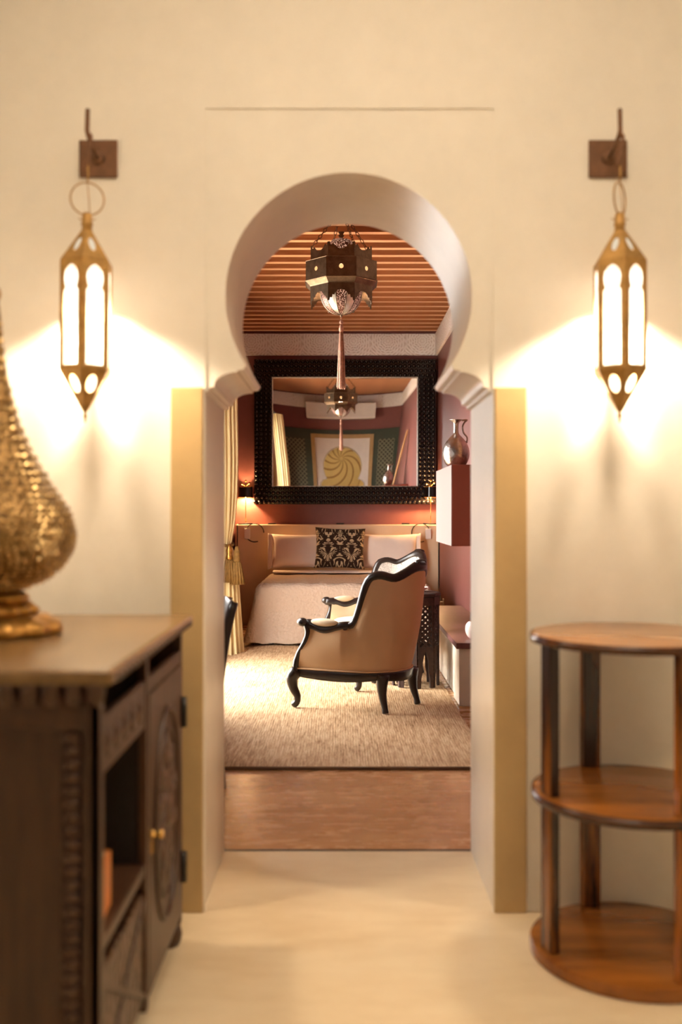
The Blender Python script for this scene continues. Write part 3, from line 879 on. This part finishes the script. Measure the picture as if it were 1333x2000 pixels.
    loop = B + spline(fr, 17)[1:-1]
    L = len(loop)
    def railp(a, b):
        i = round(a*L) % L
        c = loop[i]
        j = 0.0
        dist = i/N
        drop = 0.040 + 0.018*abs(math.sin(3.0*PI*dist))
        ctr = Vector((0.27, 0, 0))
        out = (c-ctr).normalized()
        ring = [(0.014, ZB+0.008), (0.018, ZB-0.004), (0.013, ZB-0.03), (0.010, ZB-drop), (-0.020, ZB-drop), (-0.022, ZB+0.006)]
        q = ring[round(b*6) % 6]
        return Vector((c.x+out.x*q[0], c.y+out.y*q[0], q[1]))
    MB().grid(railp, L, 6, cu=True, cv=True).build('seat_rail', EBONY, C, True)
    MB().tube([shell(i, 0.0, -0.010)+Vector((0, 0, 0.012)) for i in range(N)], 0.006, 6).build('piping', UPHOLS, C, True)
    # seat cushion
    def cush(a, b):
        th = 2*PI*a; ph = PI*(b-0.5)
        sq = lambda c, e: math.copysign(abs(c)**e, c)
        x = 0.30+0.265*sq(math.cos(th), 0.45)*sq(math.cos(ph), 0.35)
        wdt = 0.215 + 0.095*(x-0.03)/0.53
        return (x, wdt*sq(math.sin(th), 0.45)*sq(math.cos(ph), 0.35), 0.355+0.090*sq(math.sin(ph), 0.6))
    MB().grid(cush, 40, 14, cu=True).build('seat_cushion', PADFAB, C, True)
    return C
chair = make_chair()
chair.location = (0.3735, 6.51, 0.019); chair.rotation_euler = (0, 0, math.atan2(0.579, -0.816))
chair['group'] = 'pair of upholstered armchairs'
chair2 = copy_tree(chair)
chair2['label'] = 'cream armchair with printed back lining, half hidden behind the nearer armchair'
chair2.location = (0.505, 8.08, 0.019); chair2.rotation_euler = (0, 0, math.atan2(-0.579, -0.816))

# ---------------- pierced side table between the armchairs
PT = thing('pierced_side_table', 'dark pierced octagonal side table with arched legs beside the armchairs', 'table', (0.555, 7.40, 0.0155))
NS, R = 8, 0.165
for k in range(NS):
    a = 2*PI*k/NS + PI/NS
    ap = R*math.cos(PI/NS); hw = R*math.sin(PI/NS)
    Mk = Matrix.Rotation(a, 4, 'Z') @ Matrix.Translation((0, ap, 0))
    right = [(hw, 0.0), (hw, 0.66), (0, 0.66), (0, 0.27), (0.014, 0.235), (0.024, 0.19), (0.024, 0.12), (0.036, 0.07), (0.038, 0.0)]
    pm = MB()
    # pierced side: arched board broken by rows of small openings
    for sgn in (1, -1):
        pm.prism([(sgn*x, z) for x, z in right if z <= 0.27] + [(sgn*hw, 0.27)] if False else [(sgn*x, z) for x, z in [(hw, 0.0), (hw, 0.30), (0, 0.30)] + right[3:]], 0.012, Mk)
    pm.prism([(-hw, 0.60), (hw, 0.60), (hw, 0.66), (-hw, 0.66)], 0.012, Mk)
    pm.prism([(-hw, 0.30), (-hw+0.014, 0.30), (-hw+0.014, 0.60), (-hw, 0.60)], 0.012, Mk)
    pm.prism([(hw, 0.30), (hw-0.014, 0.30), (hw-0.014, 0.60), (hw, 0.60)], 0.012, Mk)
    pm.build('side_board', CARVED, PT)
    lm = MB()
    for j in range(7):
        for sg in (-1, 1):
            z = 0.30+j*0.043
            lm.box((-0.070, 0.002, -0.006), (0.070, 0.008, 0.006), 0, Mk @ Matrix.Translation((0, 0, z+0.02)) @ Matrix.Rotation(sg*0.72, 4, 'Y'))
    l = lm.build('lattice', CARVED, PT); l['kind'] = 'stuff'
    sm = MB()
    for j in range(11):
        sm.ellip((R*math.cos(a+PI/2+PI/NS)*1.03, R*math.sin(a+PI/2+PI/NS)*1.03, 0.06+0.055*j), (0.007, 0.007, 0.007), 6, 4)
    s = sm.build('bead_row', CARVED, PT, True); s['kind'] = 'stuff'
MB().lathe([(R+0.005, 0.66), (R+0.025, 0.668), (R+0.025, 0.684), (R+0.01, 0.692)], NS, rot=PI/NS+PI/2-PI/NS).build('tabletop', CARVED, PT, bevel=0.003)
dish = thing('ceramic_dish', 'small pale dish on the pierced side table', 'dish', (0.57, 7.40, 0.709))
MB().lathe([(0.03, 0.0), (0.035, 0.004), (0.07, 0.022), (0.085, 0.034), (0.080, 0.034), (0.05, 0.015), (0.0, 0.010)], 28).build('bowl', CERAMIC, dish, True)

# ---------------- bed
BX, BHW, BY0, BY1 = 0.02, 0.845, 9.60, 11.415
BD = thing('bed', 'wide bed with pale quilted cover under the black mirror', 'bed', (BX, (BY0+BY1)/2, 0))
cy = (BY0+BY1)/2
bx('bed_base', (-BHW+0.05, BY0-cy+0.05, 0.03), (BHW-0.05, BY1-cy, 0.30), HEADFAB, BD, 0.02)
bx('mattress', (-BHW+0.012, BY0-cy+0.015, 0.30), (BHW-0.012, BY1-cy-0.005, 0.588), LINEN, BD, 0.05)
for x in (-0.7, 0.7):
    for y in (-0.8, 0.8):
        MB().lathe([(0.03, 0.0145), (0.03, 0.035)], 10, (x, y)).build('leg', EBONY, BD)
# bedspread: top plus hanging sides with flared foot corners
def spread():
    m = MB()
    per = []                                  # perimeter from head left, round the foot, to head right
    y_head = BY1-0.14
    nS, nC, nF = 26, 14, 46
    rc = 0.07
    for i in range(nS): per.append((-BHW, y_head+(BY0+rc-y_head)*i/nS, (-1, 0), 0.0))
    for i in range(nC+1):
        a = PI + PI/2*i/nC
        per.append((-BHW+rc+rc*math.cos(a), BY0+rc+rc*math.sin(a), (math.cos(a), math.sin(a)), math.sin(PI*i/nC)))
    for i in range(1, nF): per.append((-BHW+rc+(2*BHW-2*rc)*i/nF, BY0, (0, -1), 0.0))
    for i in range(nC+1):
        a = -PI/2 + PI/2*i/nC
        per.append((BHW-rc+rc*math.cos(a), BY0+rc+rc*math.sin(a), (math.cos(a), math.sin(a)), math.sin(PI*i/nC)))
    for i in range(1, nS+1): per.append((BHW, BY0+rc+(y_head-BY0-rc)*i/nS, (1, 0), 0.0))
    nz = 16
    rows = []
    for i, (x, y, n, c) in enumerate(per):
        col = []
        for k in range(nz+1):
            t = k/nz
            t = max(0, (k-4)/(nz-4))
            z = 0.531 - 0.495*t
            if k <= 4:
                q = PI/2*k/4
                off = 0.012-0.085*(1-math.sin(q)); z = 0.606-0.075*(1-math.cos(q))
            else: off = 0.012 + 0.028*t + 0.13*c**1.6*t**1.15 + 0.010*math.sin(i*0.55)*t + 0.06*(1-abs(n[1]))*t*0.4
            lift = 0.02*c*t
            col.append(m_add(m, (x+n[0]*off+BX, y+n[1]*off, z+lift+0.004*math.sin(i*0.9))))
        rows.append(col)
    for i in range(len(rows)-1):
        for k in range(nz):
            m.f.append((rows[i][k], rows[i+1][k], rows[i+1][k+1], rows[i][k+1])); m.m.append(0)
    # top sheet, a grid pulled to the first perimeter ring
    m.grid(lambda a, b: (BX+(-BHW+0.066)+(2*BHW-0.132)*a, BY0+0.066+(y_head-BY0-0.066)*b, 0.6065+0.010*math.sin(a*PI)*math.sin(b*3)+0.003*math.sin(a*40)*math.sin(b*33)), 40, 40)
    return m
def m_add(m, p):
    m.v.append(p); return len(m.v)-1
BS = spread().build('bedspread', QUILT, None, True)
tag(BS, 'pale pink quilted bedspread draped to the floor over the bed', 'bedspread')
# folded band of sheet at the head end
sh = MB().grid(lambda a, b: (BX+(-BHW+0.07)+(2*BHW-0.14)*a, 10.95+0.30*b, 0.640+0.010*math.sin(b*PI)), 40, 8).build('turned_sheet', LINEN, None, True)
tag(sh, 'turned down linen band lying across the bedspread below the pillows', 'sheet')
sol = sh.modifiers.new('thick', 'SOLIDIFY'); sol.thickness = 0.012; sol.offset = -1

def pillow(name, w, h, th, mat, label, cat, loc, rot, flange=0.0, group=None, piping=None):
    P = thing(name, label, cat, loc, 0, group)
    P.rotation_euler = rot
    def surf(sgn):
        def fn(a, b):
            x, z = 2*a-1, 2*b-1
            d = (1-abs(x)**2.6)*(1-abs(z)**2.6)
            pin = 1-0.07*(1-x*x)*abs(z)**3
            pin2 = 1-0.07*(1-z*z)*abs(x)**3
            return (x*w/2*pin2, sgn*th/2*max(0, d)**0.45 + 0.002*math.sin(9*x+5*z), h/2+z*h/2*pin)
        return fn
    m = MB(); m.grid(surf(1), 26, 22); m.grid(surf(-1), 26, 22)
    m.build('body', mat, P, True)
    if flange:
        for s in (-1, 1):
            fl = MB().grid(lambda a, b: (s*(w/2*0.955+flange*a), 0.010*math.sin(b*9)*a, h*0.02+h*0.96*b+0.02*a*(2*b-1)), 5, 12).build('flange', mat, P, True)
            fl.modifiers.new('thick', 'SOLIDIFY').thickness = 0.006
    return P
pillow('white_pillow', 0.66, 0.40, 0.18, LINEN, 'pale pillow nearer the curtain, leaning on the headboard', 'pillow', (-0.46, 11.20, 0.664), (-0.26, 0, 0.03), 0.05, 'pale pillows on the bed')
pillow('white_pillow', 0.66, 0.40, 0.18, LINEN, 'pale pillow behind the armchairs, leaning on the headboard', 'pillow', (0.535, 11.20, 0.664), (-0.26, 0, -0.03), 0.05, 'pale pillows on the bed')
pillow('damask_cushion', 0.56, 0.47, 0.17, DAMASK, 'brown and cream damask cushion between the two pale pillows', 'cushion', (-0.02, 11.0, 0.672), (-0.28, 0.03, 0.0))

# ---------------- headboard
HB = thing('headboard', 'wide tan linen headboard below the black mirror', 'headboard', (-0.05, 11.58, 0))
bx('padded_panel', (-1.14, -0.16, 0.0), (1.175, 0.062, 1.155), HEADFAB, HB, 0.012)
bx('edge_strip', (-1.165, -0.15, 0.0), (-1.14, 0.062, 1.155), HEADFAB, HB, 0.006)
for x in (-0.75, 0.04, 0.80):
    bx('clip', (x-0.045, -0.04, 1.156), (x+0.045, 0.0, 1.172), BLACKIRON, HB, 0.003)

# ---------------- mirror
MW, MH, FB = 2.106, 1.682, 0.205
MX, MZ = 0.046, 2.231
MY = 11.545
MR = thing('bobble_mirror', 'large mirror in a black bobble studded frame above the bed', 'mirror', (MX, MY, MZ))
fm = MB()
for lo, hi in (((-MW/2, MH/2-FB), (MW/2, MH/2)), ((-MW/2, -MH/2), (MW/2, -MH/2+FB)), ((-MW/2, -MH/2+FB), (-MW/2+FB, MH/2-FB)), ((MW/2-FB, -MH/2+FB), (MW/2, MH/2-FB))):
    fm.box((lo[0], 0.0, lo[1]), (hi[0], 0.10, hi[1]))
fm.build('frame', BLACKLACQ, MR)
iw, ih = MW/2-FB, MH/2-FB
K = 0.0070
gm = MB().grid(lambda a, b: ((2*a-1)*iw, 0.034 + (K*(1-(2*a-1)**2)-0.018)*((2*b-1)*ih) , (2*b-1)*ih), 33, 25)
gm.build('glass', MIRROR, MR, True)
for lo, hi in (((-iw-0.004, ih-0.012), (iw+0.004, ih+0.006)), ((-iw-0.004, -ih-0.006), (iw+0.004, -ih+0.008)), ((-iw-0.006, -ih), (-iw+0.012, ih)), ((iw-0.012, -ih), (iw+0.006, ih))):
    bx('inner_edge', (lo[0], 0.006, lo[1]), (hi[0], 0.020, hi[1]), SILVER, MR, 0.004)
bead = MB().ellip((0, 0, 0), (0.0245, 0.030, 0.0245), 12, 7).mesh('bobble', True); bead.materials.append(BLACKLACQ)
sp = 0.0527
pos = []
nx = int(round(MW/sp)); nz = int(round(MH/sp))
for i in range(nx):
    for j in range(nz):
        if 4 <= i < nx-4 and 4 <= j < nz-4: continue
        x = -MW/2+MW*(i+0.5)/nx; z = -MH/2+MH*(j+0.5)/nz
        if j < 4 or j >= nz-4:
            x += 0.5*sp*((j % 2)-0.5)
        pos.append((x, z))
order = sorted(pos, key=lambda p: max(abs(p[0])-MW/2, abs(p[1])-MH/2) + 0.0)
random.Random(3).shuffle(order)
sep = set(order[:298])
rest = MB()
for p in pos:
    if p in sep:
        o = bpy.data.objects.new('bobble', bead); COL.objects.link(o); o.parent = MR; o.location = (p[0], 0.0, p[1])
    else: rest.ellip((p[0], 0, p[1]), (0.0245, 0.030, 0.0245), 12, 7)
ro = rest.build('bobble_field', BLACKLACQ, MR, True); ro['kind'] = 'stuff'

# ---------------- bedside wall lamps with switch boxes
def sconce(x, label, flip, y):
    Sx = thing('reading_lamp', label, 'wall lamp', (x, RY1, 0), 0, 'bedside wall lamps')
    MB().lathe([(0.022, 1.1555), (0.020, 1.166), (0.006, 1.170)], 16, (0, max(y+0.022, -0.2))).build('rod_foot', BRASS, Sx, True)
    p = [(0.084, 1.470), (0.078, 1.590), (0.075, 1.590), (0.081, 1.470), (0.084, 1.470)]
    s = MB().lathe(p, 40, (0, y), close=False).build('shade', BLACKLACQ, Sx, angle=40)
    for z, r in ((1.470, 0.0825), (1.590, 0.0765)):
        MB().tube([(r*math.cos(2*PI*i/36), y+r*math.sin(2*PI*i/36), z) for i in range(36)], 0.0035, 5, closed=True).build('rim', BRASS, s, True)
    for dx, dz in ((-0.045, 1.625), (0.04, 1.635), (0.0, 1.66)):
        MB().ellip((dx, y, dz), (0.014, 0.014, 0.014), 10, 8).build('knob', BRASS, Sx, True)
        MB().tube([(dx, y, dz), (0, y, 1.598)], 0.004, 6).build('stem', BRASS, Sx)
    MB().ellip((0, y, 1.545), (0.024, 0.024, 0.032), 12, 8).build('bulb', BULB, Sx, True)
    MB().tube([(0, y, 1.60), (0, y, 1.25), (0, max(y+0.022, -0.2), 1.168)], 0.0045, 6).build('rod', BRASS, Sx, True)
    ld = bpy.data.lights.new('reading_lamp_light', 'POINT'); ld.energy = 48; ld.color = (1.0, 0.58, 0.24); ld.shadow_soft_size = 0.03
    lo = bpy.data.objects.new('reading_lamp_light', ld); COL.objects.link(lo); lo.parent = Sx; lo.location = (0, y, 1.49)
    # switch box with its looped flex on the headboard
    Bx = thing('switch_box', 'white switch box with looped flex on the headboard, on the %s side' % ('curtain' if flip > 0 else 'plum box'), 'switch', (x+0.03*flip, 11.415, 1.05))
    bx('box', (-0.033, -0.022, -0.06), (0.033, -0.004, 0.06), PLASTIC, Bx, 0.006)
    MB().tube([(0.085*flip+0.105*math.cos(2*PI*i/26), -0.008, 0.012+0.105*math.sin(2*PI*i/26)) for i in range(22)], 0.0055, 5).build('flex', CORD, Bx, True)
    MB().tube([(-0.10*flip, -0.01, 0.113), (0.06*flip, -0.01, 0.118)], 0.008, 6).build('flex', CORD, Bx, True)
sconce(-1.105, 'black shaded brass reading lamp beside the curtain end of the mirror', 1, -0.115)
sconce(1.03, 'black shaded brass reading lamp beside the plum wall box end of the mirror', -1, -0.228)

# ---------------- hanging bronze lantern
PY = 7.20
PN = thing('bronze_pendant', 'dark bronze octagonal pendant lamp with tassel hanging from the joists', 'pendant lamp', (0.002, PY, 0))
def octo(prof, name, mat, parent=PN, **k):
    k8 = 1/math.cos(PI/8)
    return MB().lathe([(r*k8, z) for r, z in prof], 8, rot=PI/8, **k)
PANELS = {}
def ring_panel(name, apo, z, poly_fn, d, mat, parent):
    for k in range(8):
        Mk = Matrix.Rotation(PI/4*k, 4, 'Z') @ Matrix.Translation((0, apo, z))
        m = MB()
        for p in poly_fn(apo*math.tan(PI/8)): m.prism(p, d, Mk)
        PANELS.setdefault(name, []).append(m.build(name, mat, parent))
# top tier: crenellated panels with a scooped top
def crown(h):
    r = [(0, 0), (h+0.001, 0), (h+0.001, 0.115), (h*0.90, 0.115), (h*0.86, 0.092), (h*0.74, 0.090), (h*0.66, 0.105), (h*0.56, 0.095), (h*0.42, 0.078), (h*0.2, 0.068), (0, 0.065)]
    return [r, [(-x, z) for x, z in r]]
ring_panel('crown_panel', 0.222, 3.163, crown, 0.006, BRONZE, PN)
# middle tier with jewels
def band(h):
    r = [(0, 0), (h+0.002, 0), (h+0.002, 0.146), (0, 0.146)] 
    hole = [(0.017*math.sin(PI*i/8), 0.073-0.017*math.cos(PI*i/8)) for i in range(9)]
    poly = [(0, 0), (h+0.002, 0), (h+0.002, 0.146), (0, 0.146)] + list(reversed(hole))
    return [poly, [(-x, z) for x, z in poly]]
ring_panel('band_panel', 0.258, 3.017, band, 0.006, BRONZE, PN)
jw = MB().ellip((0, 0, 0), (0.0165, 0.006, 0.0165), 12, 8).mesh('jewel', True); jw.materials.append(JEWEL)
for k in range(8):
    o = bpy.data.objects.new('jewel', jw); COL.objects.link(o); o.parent = PANELS['band_panel'][k]
    a = PI/4*k
    o.location = (-math.sin(a)*0.260, math.cos(a)*0.260, 3.090); o.rotation_euler = (0, 0, a)
octo([(0.266, 3.012), (0.270, 3.016), (0.264, 3.022)], 'lower_rim', BRONZE, close=False).build('lower_rim', BRONZE, PN)
octo([(0.262, 3.158), (0.266, 3.163), (0.222, 3.170)], 'upper_rim', BRONZE, close=False).build('upper_rim', BRONZE, PN)
octo([(0.262, 3.012), (0.235, 2.985), (0.226, 2.972)], 'cove', BRONZE, close=False).build('cove', BRONZE, PN)
def skirt(h):
    r = [(0, 0.125), (0, 0.070), (h*0.25, 0.066), (h*0.46, 0.050), (h*0.55, 0.030), (h*0.68, 0.034), (h*0.74, 0.010), (h*0.88, 0.012), (h*0.93, -0.012), (h+0.001, -0.012), (h+0.001, 0.125)]
    return [r, [(-x, z) for x, z in r]]
ring_panel('skirt_panel', 0.224, 2.858, skirt, 0.006, BRONZE, PN)
# domed bowl of gores
nd = 12
for k in range(nd):
    a0 = 2*PI*(k-0.5)/nd; a1 = 2*PI*(k+0.5)/nd
    def g(a, b, a0=a0, a1=a1):
        t = b*PI/2
        r = 0.158*math.cos(t)**0.9 + 0.004; z = 2.965-0.178*math.sin(t)
        q = a0+(a1-a0)*a + PI/2
        return (r*math.cos(q), r*math.sin(q), z)
    gore = MB().grid(g, 5, 12).build('bowl_gore', COPPERGLOW if k % 2 == 0 else SILVER, PN, True)
    MB().tube([g(0, b/11) for b in range(12)], 0.0035, 5).build('bowl_seam', BRONZE, gore, True)
# upper dome and finial
MB().lathe([(0.140, 3.20), (0.135, 3.255), (0.112, 3.310), (0.070, 3.345), (0.02, 3.360), (0.0, 3.362)], 32).build('upper_dome', COPPERGLOW, PN, True)
MB().lathe([(0.024, 3.355), (0.013, 3.368), (0.024, 3.380), (0.014, 3.392), (0.024, 3.408), (0.0, 3.410)], 16).build('finial', BRONZE, PN, True)
link = [(0.011*math.cos(2*PI*i/10), 0, 0.019*math.sin(2*PI*i/10)) for i in range(10)]
for k in range(8):
    a = PI/8 + PI/4*k
    p0 = Vector((0.236*math.cos(a), 0.236*math.sin(a), 3.270)); p1 = Vector((0.030*math.cos(a), 0.030*math.sin(a), CEIL+0.075))
    if k % 2 == 0:
        cm = MB()
        n = int((p1-p0).length/0.030)
        q = (p1-p0).to_track_quat('Z', 'Y').to_matrix().to_4x4()
        for i in range(n):
            Mi = Matrix.Translation(p0.lerp(p1, (i+0.5)/n)) @ q @ Matrix.Rotation(PI/2*(i % 2), 4, 'Z')
            cm.tube([Mi @ Vector(v) for v in link], 0.0032, 4, closed=True)
        c = cm.build('chain', IRON, PN, True); c['kind'] = 'stuff'
MB().lathe([(0.06, CEIL+0.072), (0.06, CEIL+0.0896)], 16).build('ceiling_plate', IRON, PN)
MB().lathe([(0.0, 2.765), (0.010, 2.775), (0.006, 2.787), (0.012, 2.795)], 12).build('bowl_tip', BRONZE, PN, True)
# tassel
ts = MB().lathe([(0.004, 2.74), (0.005, 2.77)], 8).lathe([(0.006, 2.715), (0.016, 2.722), (0.014, 2.735), (0.008, 2.745)], 12).lathe([(0.013, 2.655), (0.019, 2.672), (0.014, 2.70), (0.008, 2.715)], 12).build('tassel_head', ROSETASSEL, PN, True)
rnd = random.Random(5)
tm = MB()
for k in range(46):
    a = rnd.uniform(0, 2*PI); r = math.sqrt(rnd.random())
    tm.tube([(0.010*r*math.cos(a), 0.010*r*math.sin(a), 2.672), (0.020*r*math.cos(a+0.1), 0.020*r*math.sin(a+0.1), 2.50), (0.030*r*math.cos(a+0.2), 0.030*r*math.sin(a+0.2), 2.235+rnd.uniform(-0.01, 0.01))], 0.0042, 4)
o = tm.build('tassel_strands', ROSETASSEL, PN, True); o['kind'] = 'stuff'
ld = bpy.data.lights.new('pendant_light', 'POINT'); ld.energy = 13; ld.color = (1.0, 0.66, 0.40); ld.shadow_soft_size = 0.04
lo = bpy.data.objects.new('pendant_light', ld); COL.objects.link(lo); lo.parent = PN; lo.location = (0, 0, 3.06)
PN.scale = (0.96, 0.96, 0.96); PN.location = (0.002, PY, 1.30*0.04)

# ---------------- curtains on the terrace door
def curtain(yc, label, z_tie, tie_tassel, cxo=0.0):
    Cn = thing('gathered_curtain', label, 'curtain', (RX0+0.155, yc, 0), 0, 'straw coloured terrace door curtains')
    zs = [0.0145, 0.10, 0.3, 0.6, 0.8, 0.92, 1.00, 1.08, 1.2, 1.45, 1.8, 2.2, 2.6, 2.78]
    rs = [0.165, 0.160, 0.148, 0.130, 0.110, 0.085, 0.062, 0.070, 0.092, 0.112, 0.120, 0.118, 0.112, 0.108]
    xs = [0.020, 0.020, 0.020, 0.020, 0.020, 0.022, 0.025, 0.025, 0.025, 0.025, 0.025, 0.020, 0.02, 0.02]
    P = spline([(r, z, x) for r, z, x in zip(rs, zs, xs)], 60)
    n = 108
    vs, fs = [], []
    for i, p in enumerate(P):
        for k in range(n):
            a = 2*PI*k/n
            r = p.x*(1+0.13*math.cos(18*a+0.6*math.sin(i*0.11))+0.05*math.cos(7*a+0.05*i))
            vs.append((p.z+0.95*r*math.cos(a), 1.35*r*math.sin(a), p.y))
    for i in range(len(P)-1):
        for k in range(n):
            fs.append((i*n+k, i*n+(k+1) % n, (i+1)*n+(k+1) % n, (i+1)*n+k))
    MB().add(vs, fs).build('cloth', CURTAIN, Cn, True)
    MB().tube([(0.025+0.073*math.cos(2*PI*i/30), 0.098*math.sin(2*PI*i/30), 1.0+0.012*math.sin(2*PI*i/15)) for i in range(30)], 0.014, 8, closed=True).build('tieback_rope', TASSEL, Cn, True)
    if tie_tassel:
        for dx, dz, tl in ((0.080, 0.0, 0.0), (0.150, -0.02, 0.25)):
            t = MB().lathe([(0.012, 1.01), (0.020, 0.985), (0.030, 0.95), (0.026, 0.915), (0.034, 0.885), (0.028, 0.865)], 16).build('tassel_head', GOLDBASE if tl == 0 else TASSEL, Cn, True)
            t.location = (dx, -0.135, dz)
            f = lambda a, z: 1+0.08*math.cos(14*a)
            sk = MB().lathe([(0.028, 0.872), (0.040, 0.85), (0.052, 0.78), (0.070, 0.665), (0.02, 0.66)], 84, fn=f).build('tassel_skirt', TASSEL, Cn, True)
            sk.location = (dx, -0.135, dz)
            sk.rotation_euler = (0, 0, 0)
    return Cn
curtain(9.16, 'straw coloured curtain tied back with a gold tassel beside the bed', 1.0, True)
curtain(6.25, 'straw coloured curtain at the near end of the terrace doors, reflected in the mirror', 1.0, False)
rod = MB().tube([(RX0+0.155, 5.95, 2.80), (RX0+0.155, 9.62, 2.80)], 0.016, 10)
for yy in (6.0, 7.75, 9.57): rod.tube([(RX0, yy, 2.80), (RX0+0.155, yy, 2.80)], 0.010, 8)
tag(rod.build('curtain_rod', EBONY, None, True), 'dark rod above the terrace doors holding the curtains', 'curtain rod')

# ---------------- plum wall box with vase and leaning board
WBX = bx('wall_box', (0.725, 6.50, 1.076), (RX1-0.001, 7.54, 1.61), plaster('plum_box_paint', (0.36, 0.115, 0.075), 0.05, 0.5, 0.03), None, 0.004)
bx('daylit_side', (0.7215, 6.502, 1.078), (0.7248, 7.538, 1.608), plain('plum_side_painted_daylight', (0.25, 0.19, 0.18), 0.45), WBX, 0)  # daylight on the plum box put into a paler side panel
tag(WBX, 'plum painted box fixed to the bedroom wall under the pewter vase', 'wall box')
VS = thing('pewter_vase', 'round pewter ewer with thin neck and handle on the plum wall box', 'vase', (0.812, 7.02, 1.611))
MB().lathe([(p.x, p.y) for p in spline([(0.045, 0.0), (0.050, 0.004), (0.075, 0.030), (0.095, 0.085), (0.090, 0.140), (0.066, 0.190), (0.034, 0.225), (0.020, 0.245), (0.018, 0.285), (0.022, 0.318), (0.046, 0.336), (0.044, 0.338), (0.016, 0.322), (0.010, 0.25)], 50)], 40).build('vessel', PEWTER, VS, True)
MB().tube(spline([(0.040, 0, 0.334), (0.078, 0, 0.338), (0.058, 0, 0.318), (0.046, 0, 0.285), (0.055, 0, 0.245), (0.078, 0, 0.215), (0.075, 0, 0.175)], 24), 0.006, 8).build('handle', PEWTER, VS, True)
lb = thing('leaning_board', 'honey coloured wooden board leaning on the wall, reflected in the mirror beside the vase', 'board', (0.94, 6.68, 1.613))
lb.rotation_euler = (0, 0.19, 0)
bx('plank', (-0.02, -0.10, 0), (0.0, 0.10, 0.90), OAK, lb, 0.004)

# ---------------- built in bench with plum top
BN = thing('wall_bench', 'pale built-in bench with plum wooden top along the bedroom wall', 'bench', (0.96, 7.85, 0))
BENCHFACE = plaster('bench_plaster', (0.70, 0.62, 0.50), 0.05, 0.5, 0.05)
y0, y1 = 6.66-7.85, 9.3-7.85
bx('bench_end', (-0.170, y0, 0.0), (0.168, y0+0.30, 0.385), BENCHFACE, BN, 0.004)
bx('bench_body', (-0.150, y0+0.36, 0.0), (0.168, y1, 0.385), BENCHFACE, BN, 0.004)
bx('recess_back', (-0.02, y0+0.30, 0.0), (0.168, y0+0.36, 0.385), BENCHFACE, BN, 0)
bx('bench_top', (-0.190, y0-0.02, 0.386), (0.168, y1+0.01, 0.425), BENCHWOOD, BN, 0.004)
PO = thing('pink_pot', 'small pale pink ceramic pot on the bench top', 'pot', (0.925, 6.86, 0.426))
MB().lathe([(p.x, p.y) for p in spline([(0.035, 0.0), (0.055, 0.02), (0.068, 0.06), (0.062, 0.10), (0.045, 0.118), (0.040, 0.115), (0.05, 0.06), (0.0, 0.03)], 30)], 28).build('pot_body', CERAMIC, PO, True)
sw = thing('wall_socket', 'pale wall socket above the bench on the plum wall', 'socket', (RX1-0.001, 10.9, 0.30))
bx('plate', (-0.012, -0.05, -0.05), (0.0, 0.05, 0.05), PLASTIC, sw, 0.004)
bx('plug', (-0.045, -0.02, -0.02), (-0.012, 0.02, 0.02), PLASTIC, sw, 0.006)
fx = MB().tube(spline([(1.126, 11.40, 1.05), (1.122, 11.40, 0.85), (1.122, 11.40, 0.6), (1.122, 11.38, 0.42), (1.119, 11.2, 0.33), (1.10, 10.93, 0.30)], 24), 0.006, 6).build('lamp_flex', CORD, None, True)
tag(fx, 'black flex running down beside the headboard to the socket', 'cable')
fx2 = MB().tube(spline([(-1.188, 11.41, 1.15), (-1.19, 11.41, 0.9), (-1.185, 11.41, 0.6), (-1.19, 11.41, 0.3), (-1.18, 11.40, 0.02)], 24), 0.006, 6).build('lamp_flex', CORD, None, True)
tag(fx2, 'black flex hanging beside the headboard near the curtain', 'cable')

# ---------------- dark chair half hidden by the arch
DC = thing('dark_side_chair', 'dark wooden chair half hidden behind the archway edge on the polished floor', 'chair', (-0.792, 4.79, 0), math.radians(11.5))
# local x points to the back of the chair
for sy, in ((-1,), (1,)):
    MB().tube(spline([(0.205, sy*0.15, 0.0), (0.190, sy*0.15, 0.25), (0.190, sy*0.15, 0.46), (0.225, sy*0.15, 0.72), (0.262, sy*0.15, 0.875)], 16), [0.020]*8+[0.022]*8, 8).build('back_post', EBONY, DC, True)
    MB().tube([(-0.20, sy*0.15, 0.0), (-0.20, sy*0.15, 0.44)], [0.016, 0.022], 8).build('leg', EBONY, DC, True)
bx('seat', (-0.225, -0.17, 0.435), (0.200, 0.17, 0.475), EBONY, DC, 0.012)
tr = MB().grid(lambda a, b: (0.238+0.026*b, -0.15+0.30*a, 0.78+0.095*b), 8, 4).build('top_rail', EBONY, DC, True)
tr.modifiers.new('thick', 'SOLIDIFY').thickness = 0.02
for k in range(3):
    yy = -0.075+0.075*k
    MB().tube([(0.190, yy, 0.46), (0.225, yy, 0.70), (0.243, yy, 0.79)], 0.010, 6).build('back_slat', EBONY, DC, True)
for sy in (-1, 1):
    MB().tube([(-0.20, sy*0.15, 0.20), (0.195, sy*0.15, 0.20)], 0.010, 6).build('stretcher', EBONY, DC, True)

# ---------------- white air unit on the arch wall, seen in the mirror
AC = thing('air_conditioner', 'long white wall air unit below the frieze, seen in the mirror', 'air conditioner', (0.0, WB+0.03, 2.92))
bx('housing', (-0.64, 0, 0), (0.64, 0.22, 0.30), WHITEPAINT, AC, 0.012)
bx('vent_flap', (-0.58, 0.205, 0.02), (0.58, 0.226, 0.06), PLASTIC, AC, 0.004)
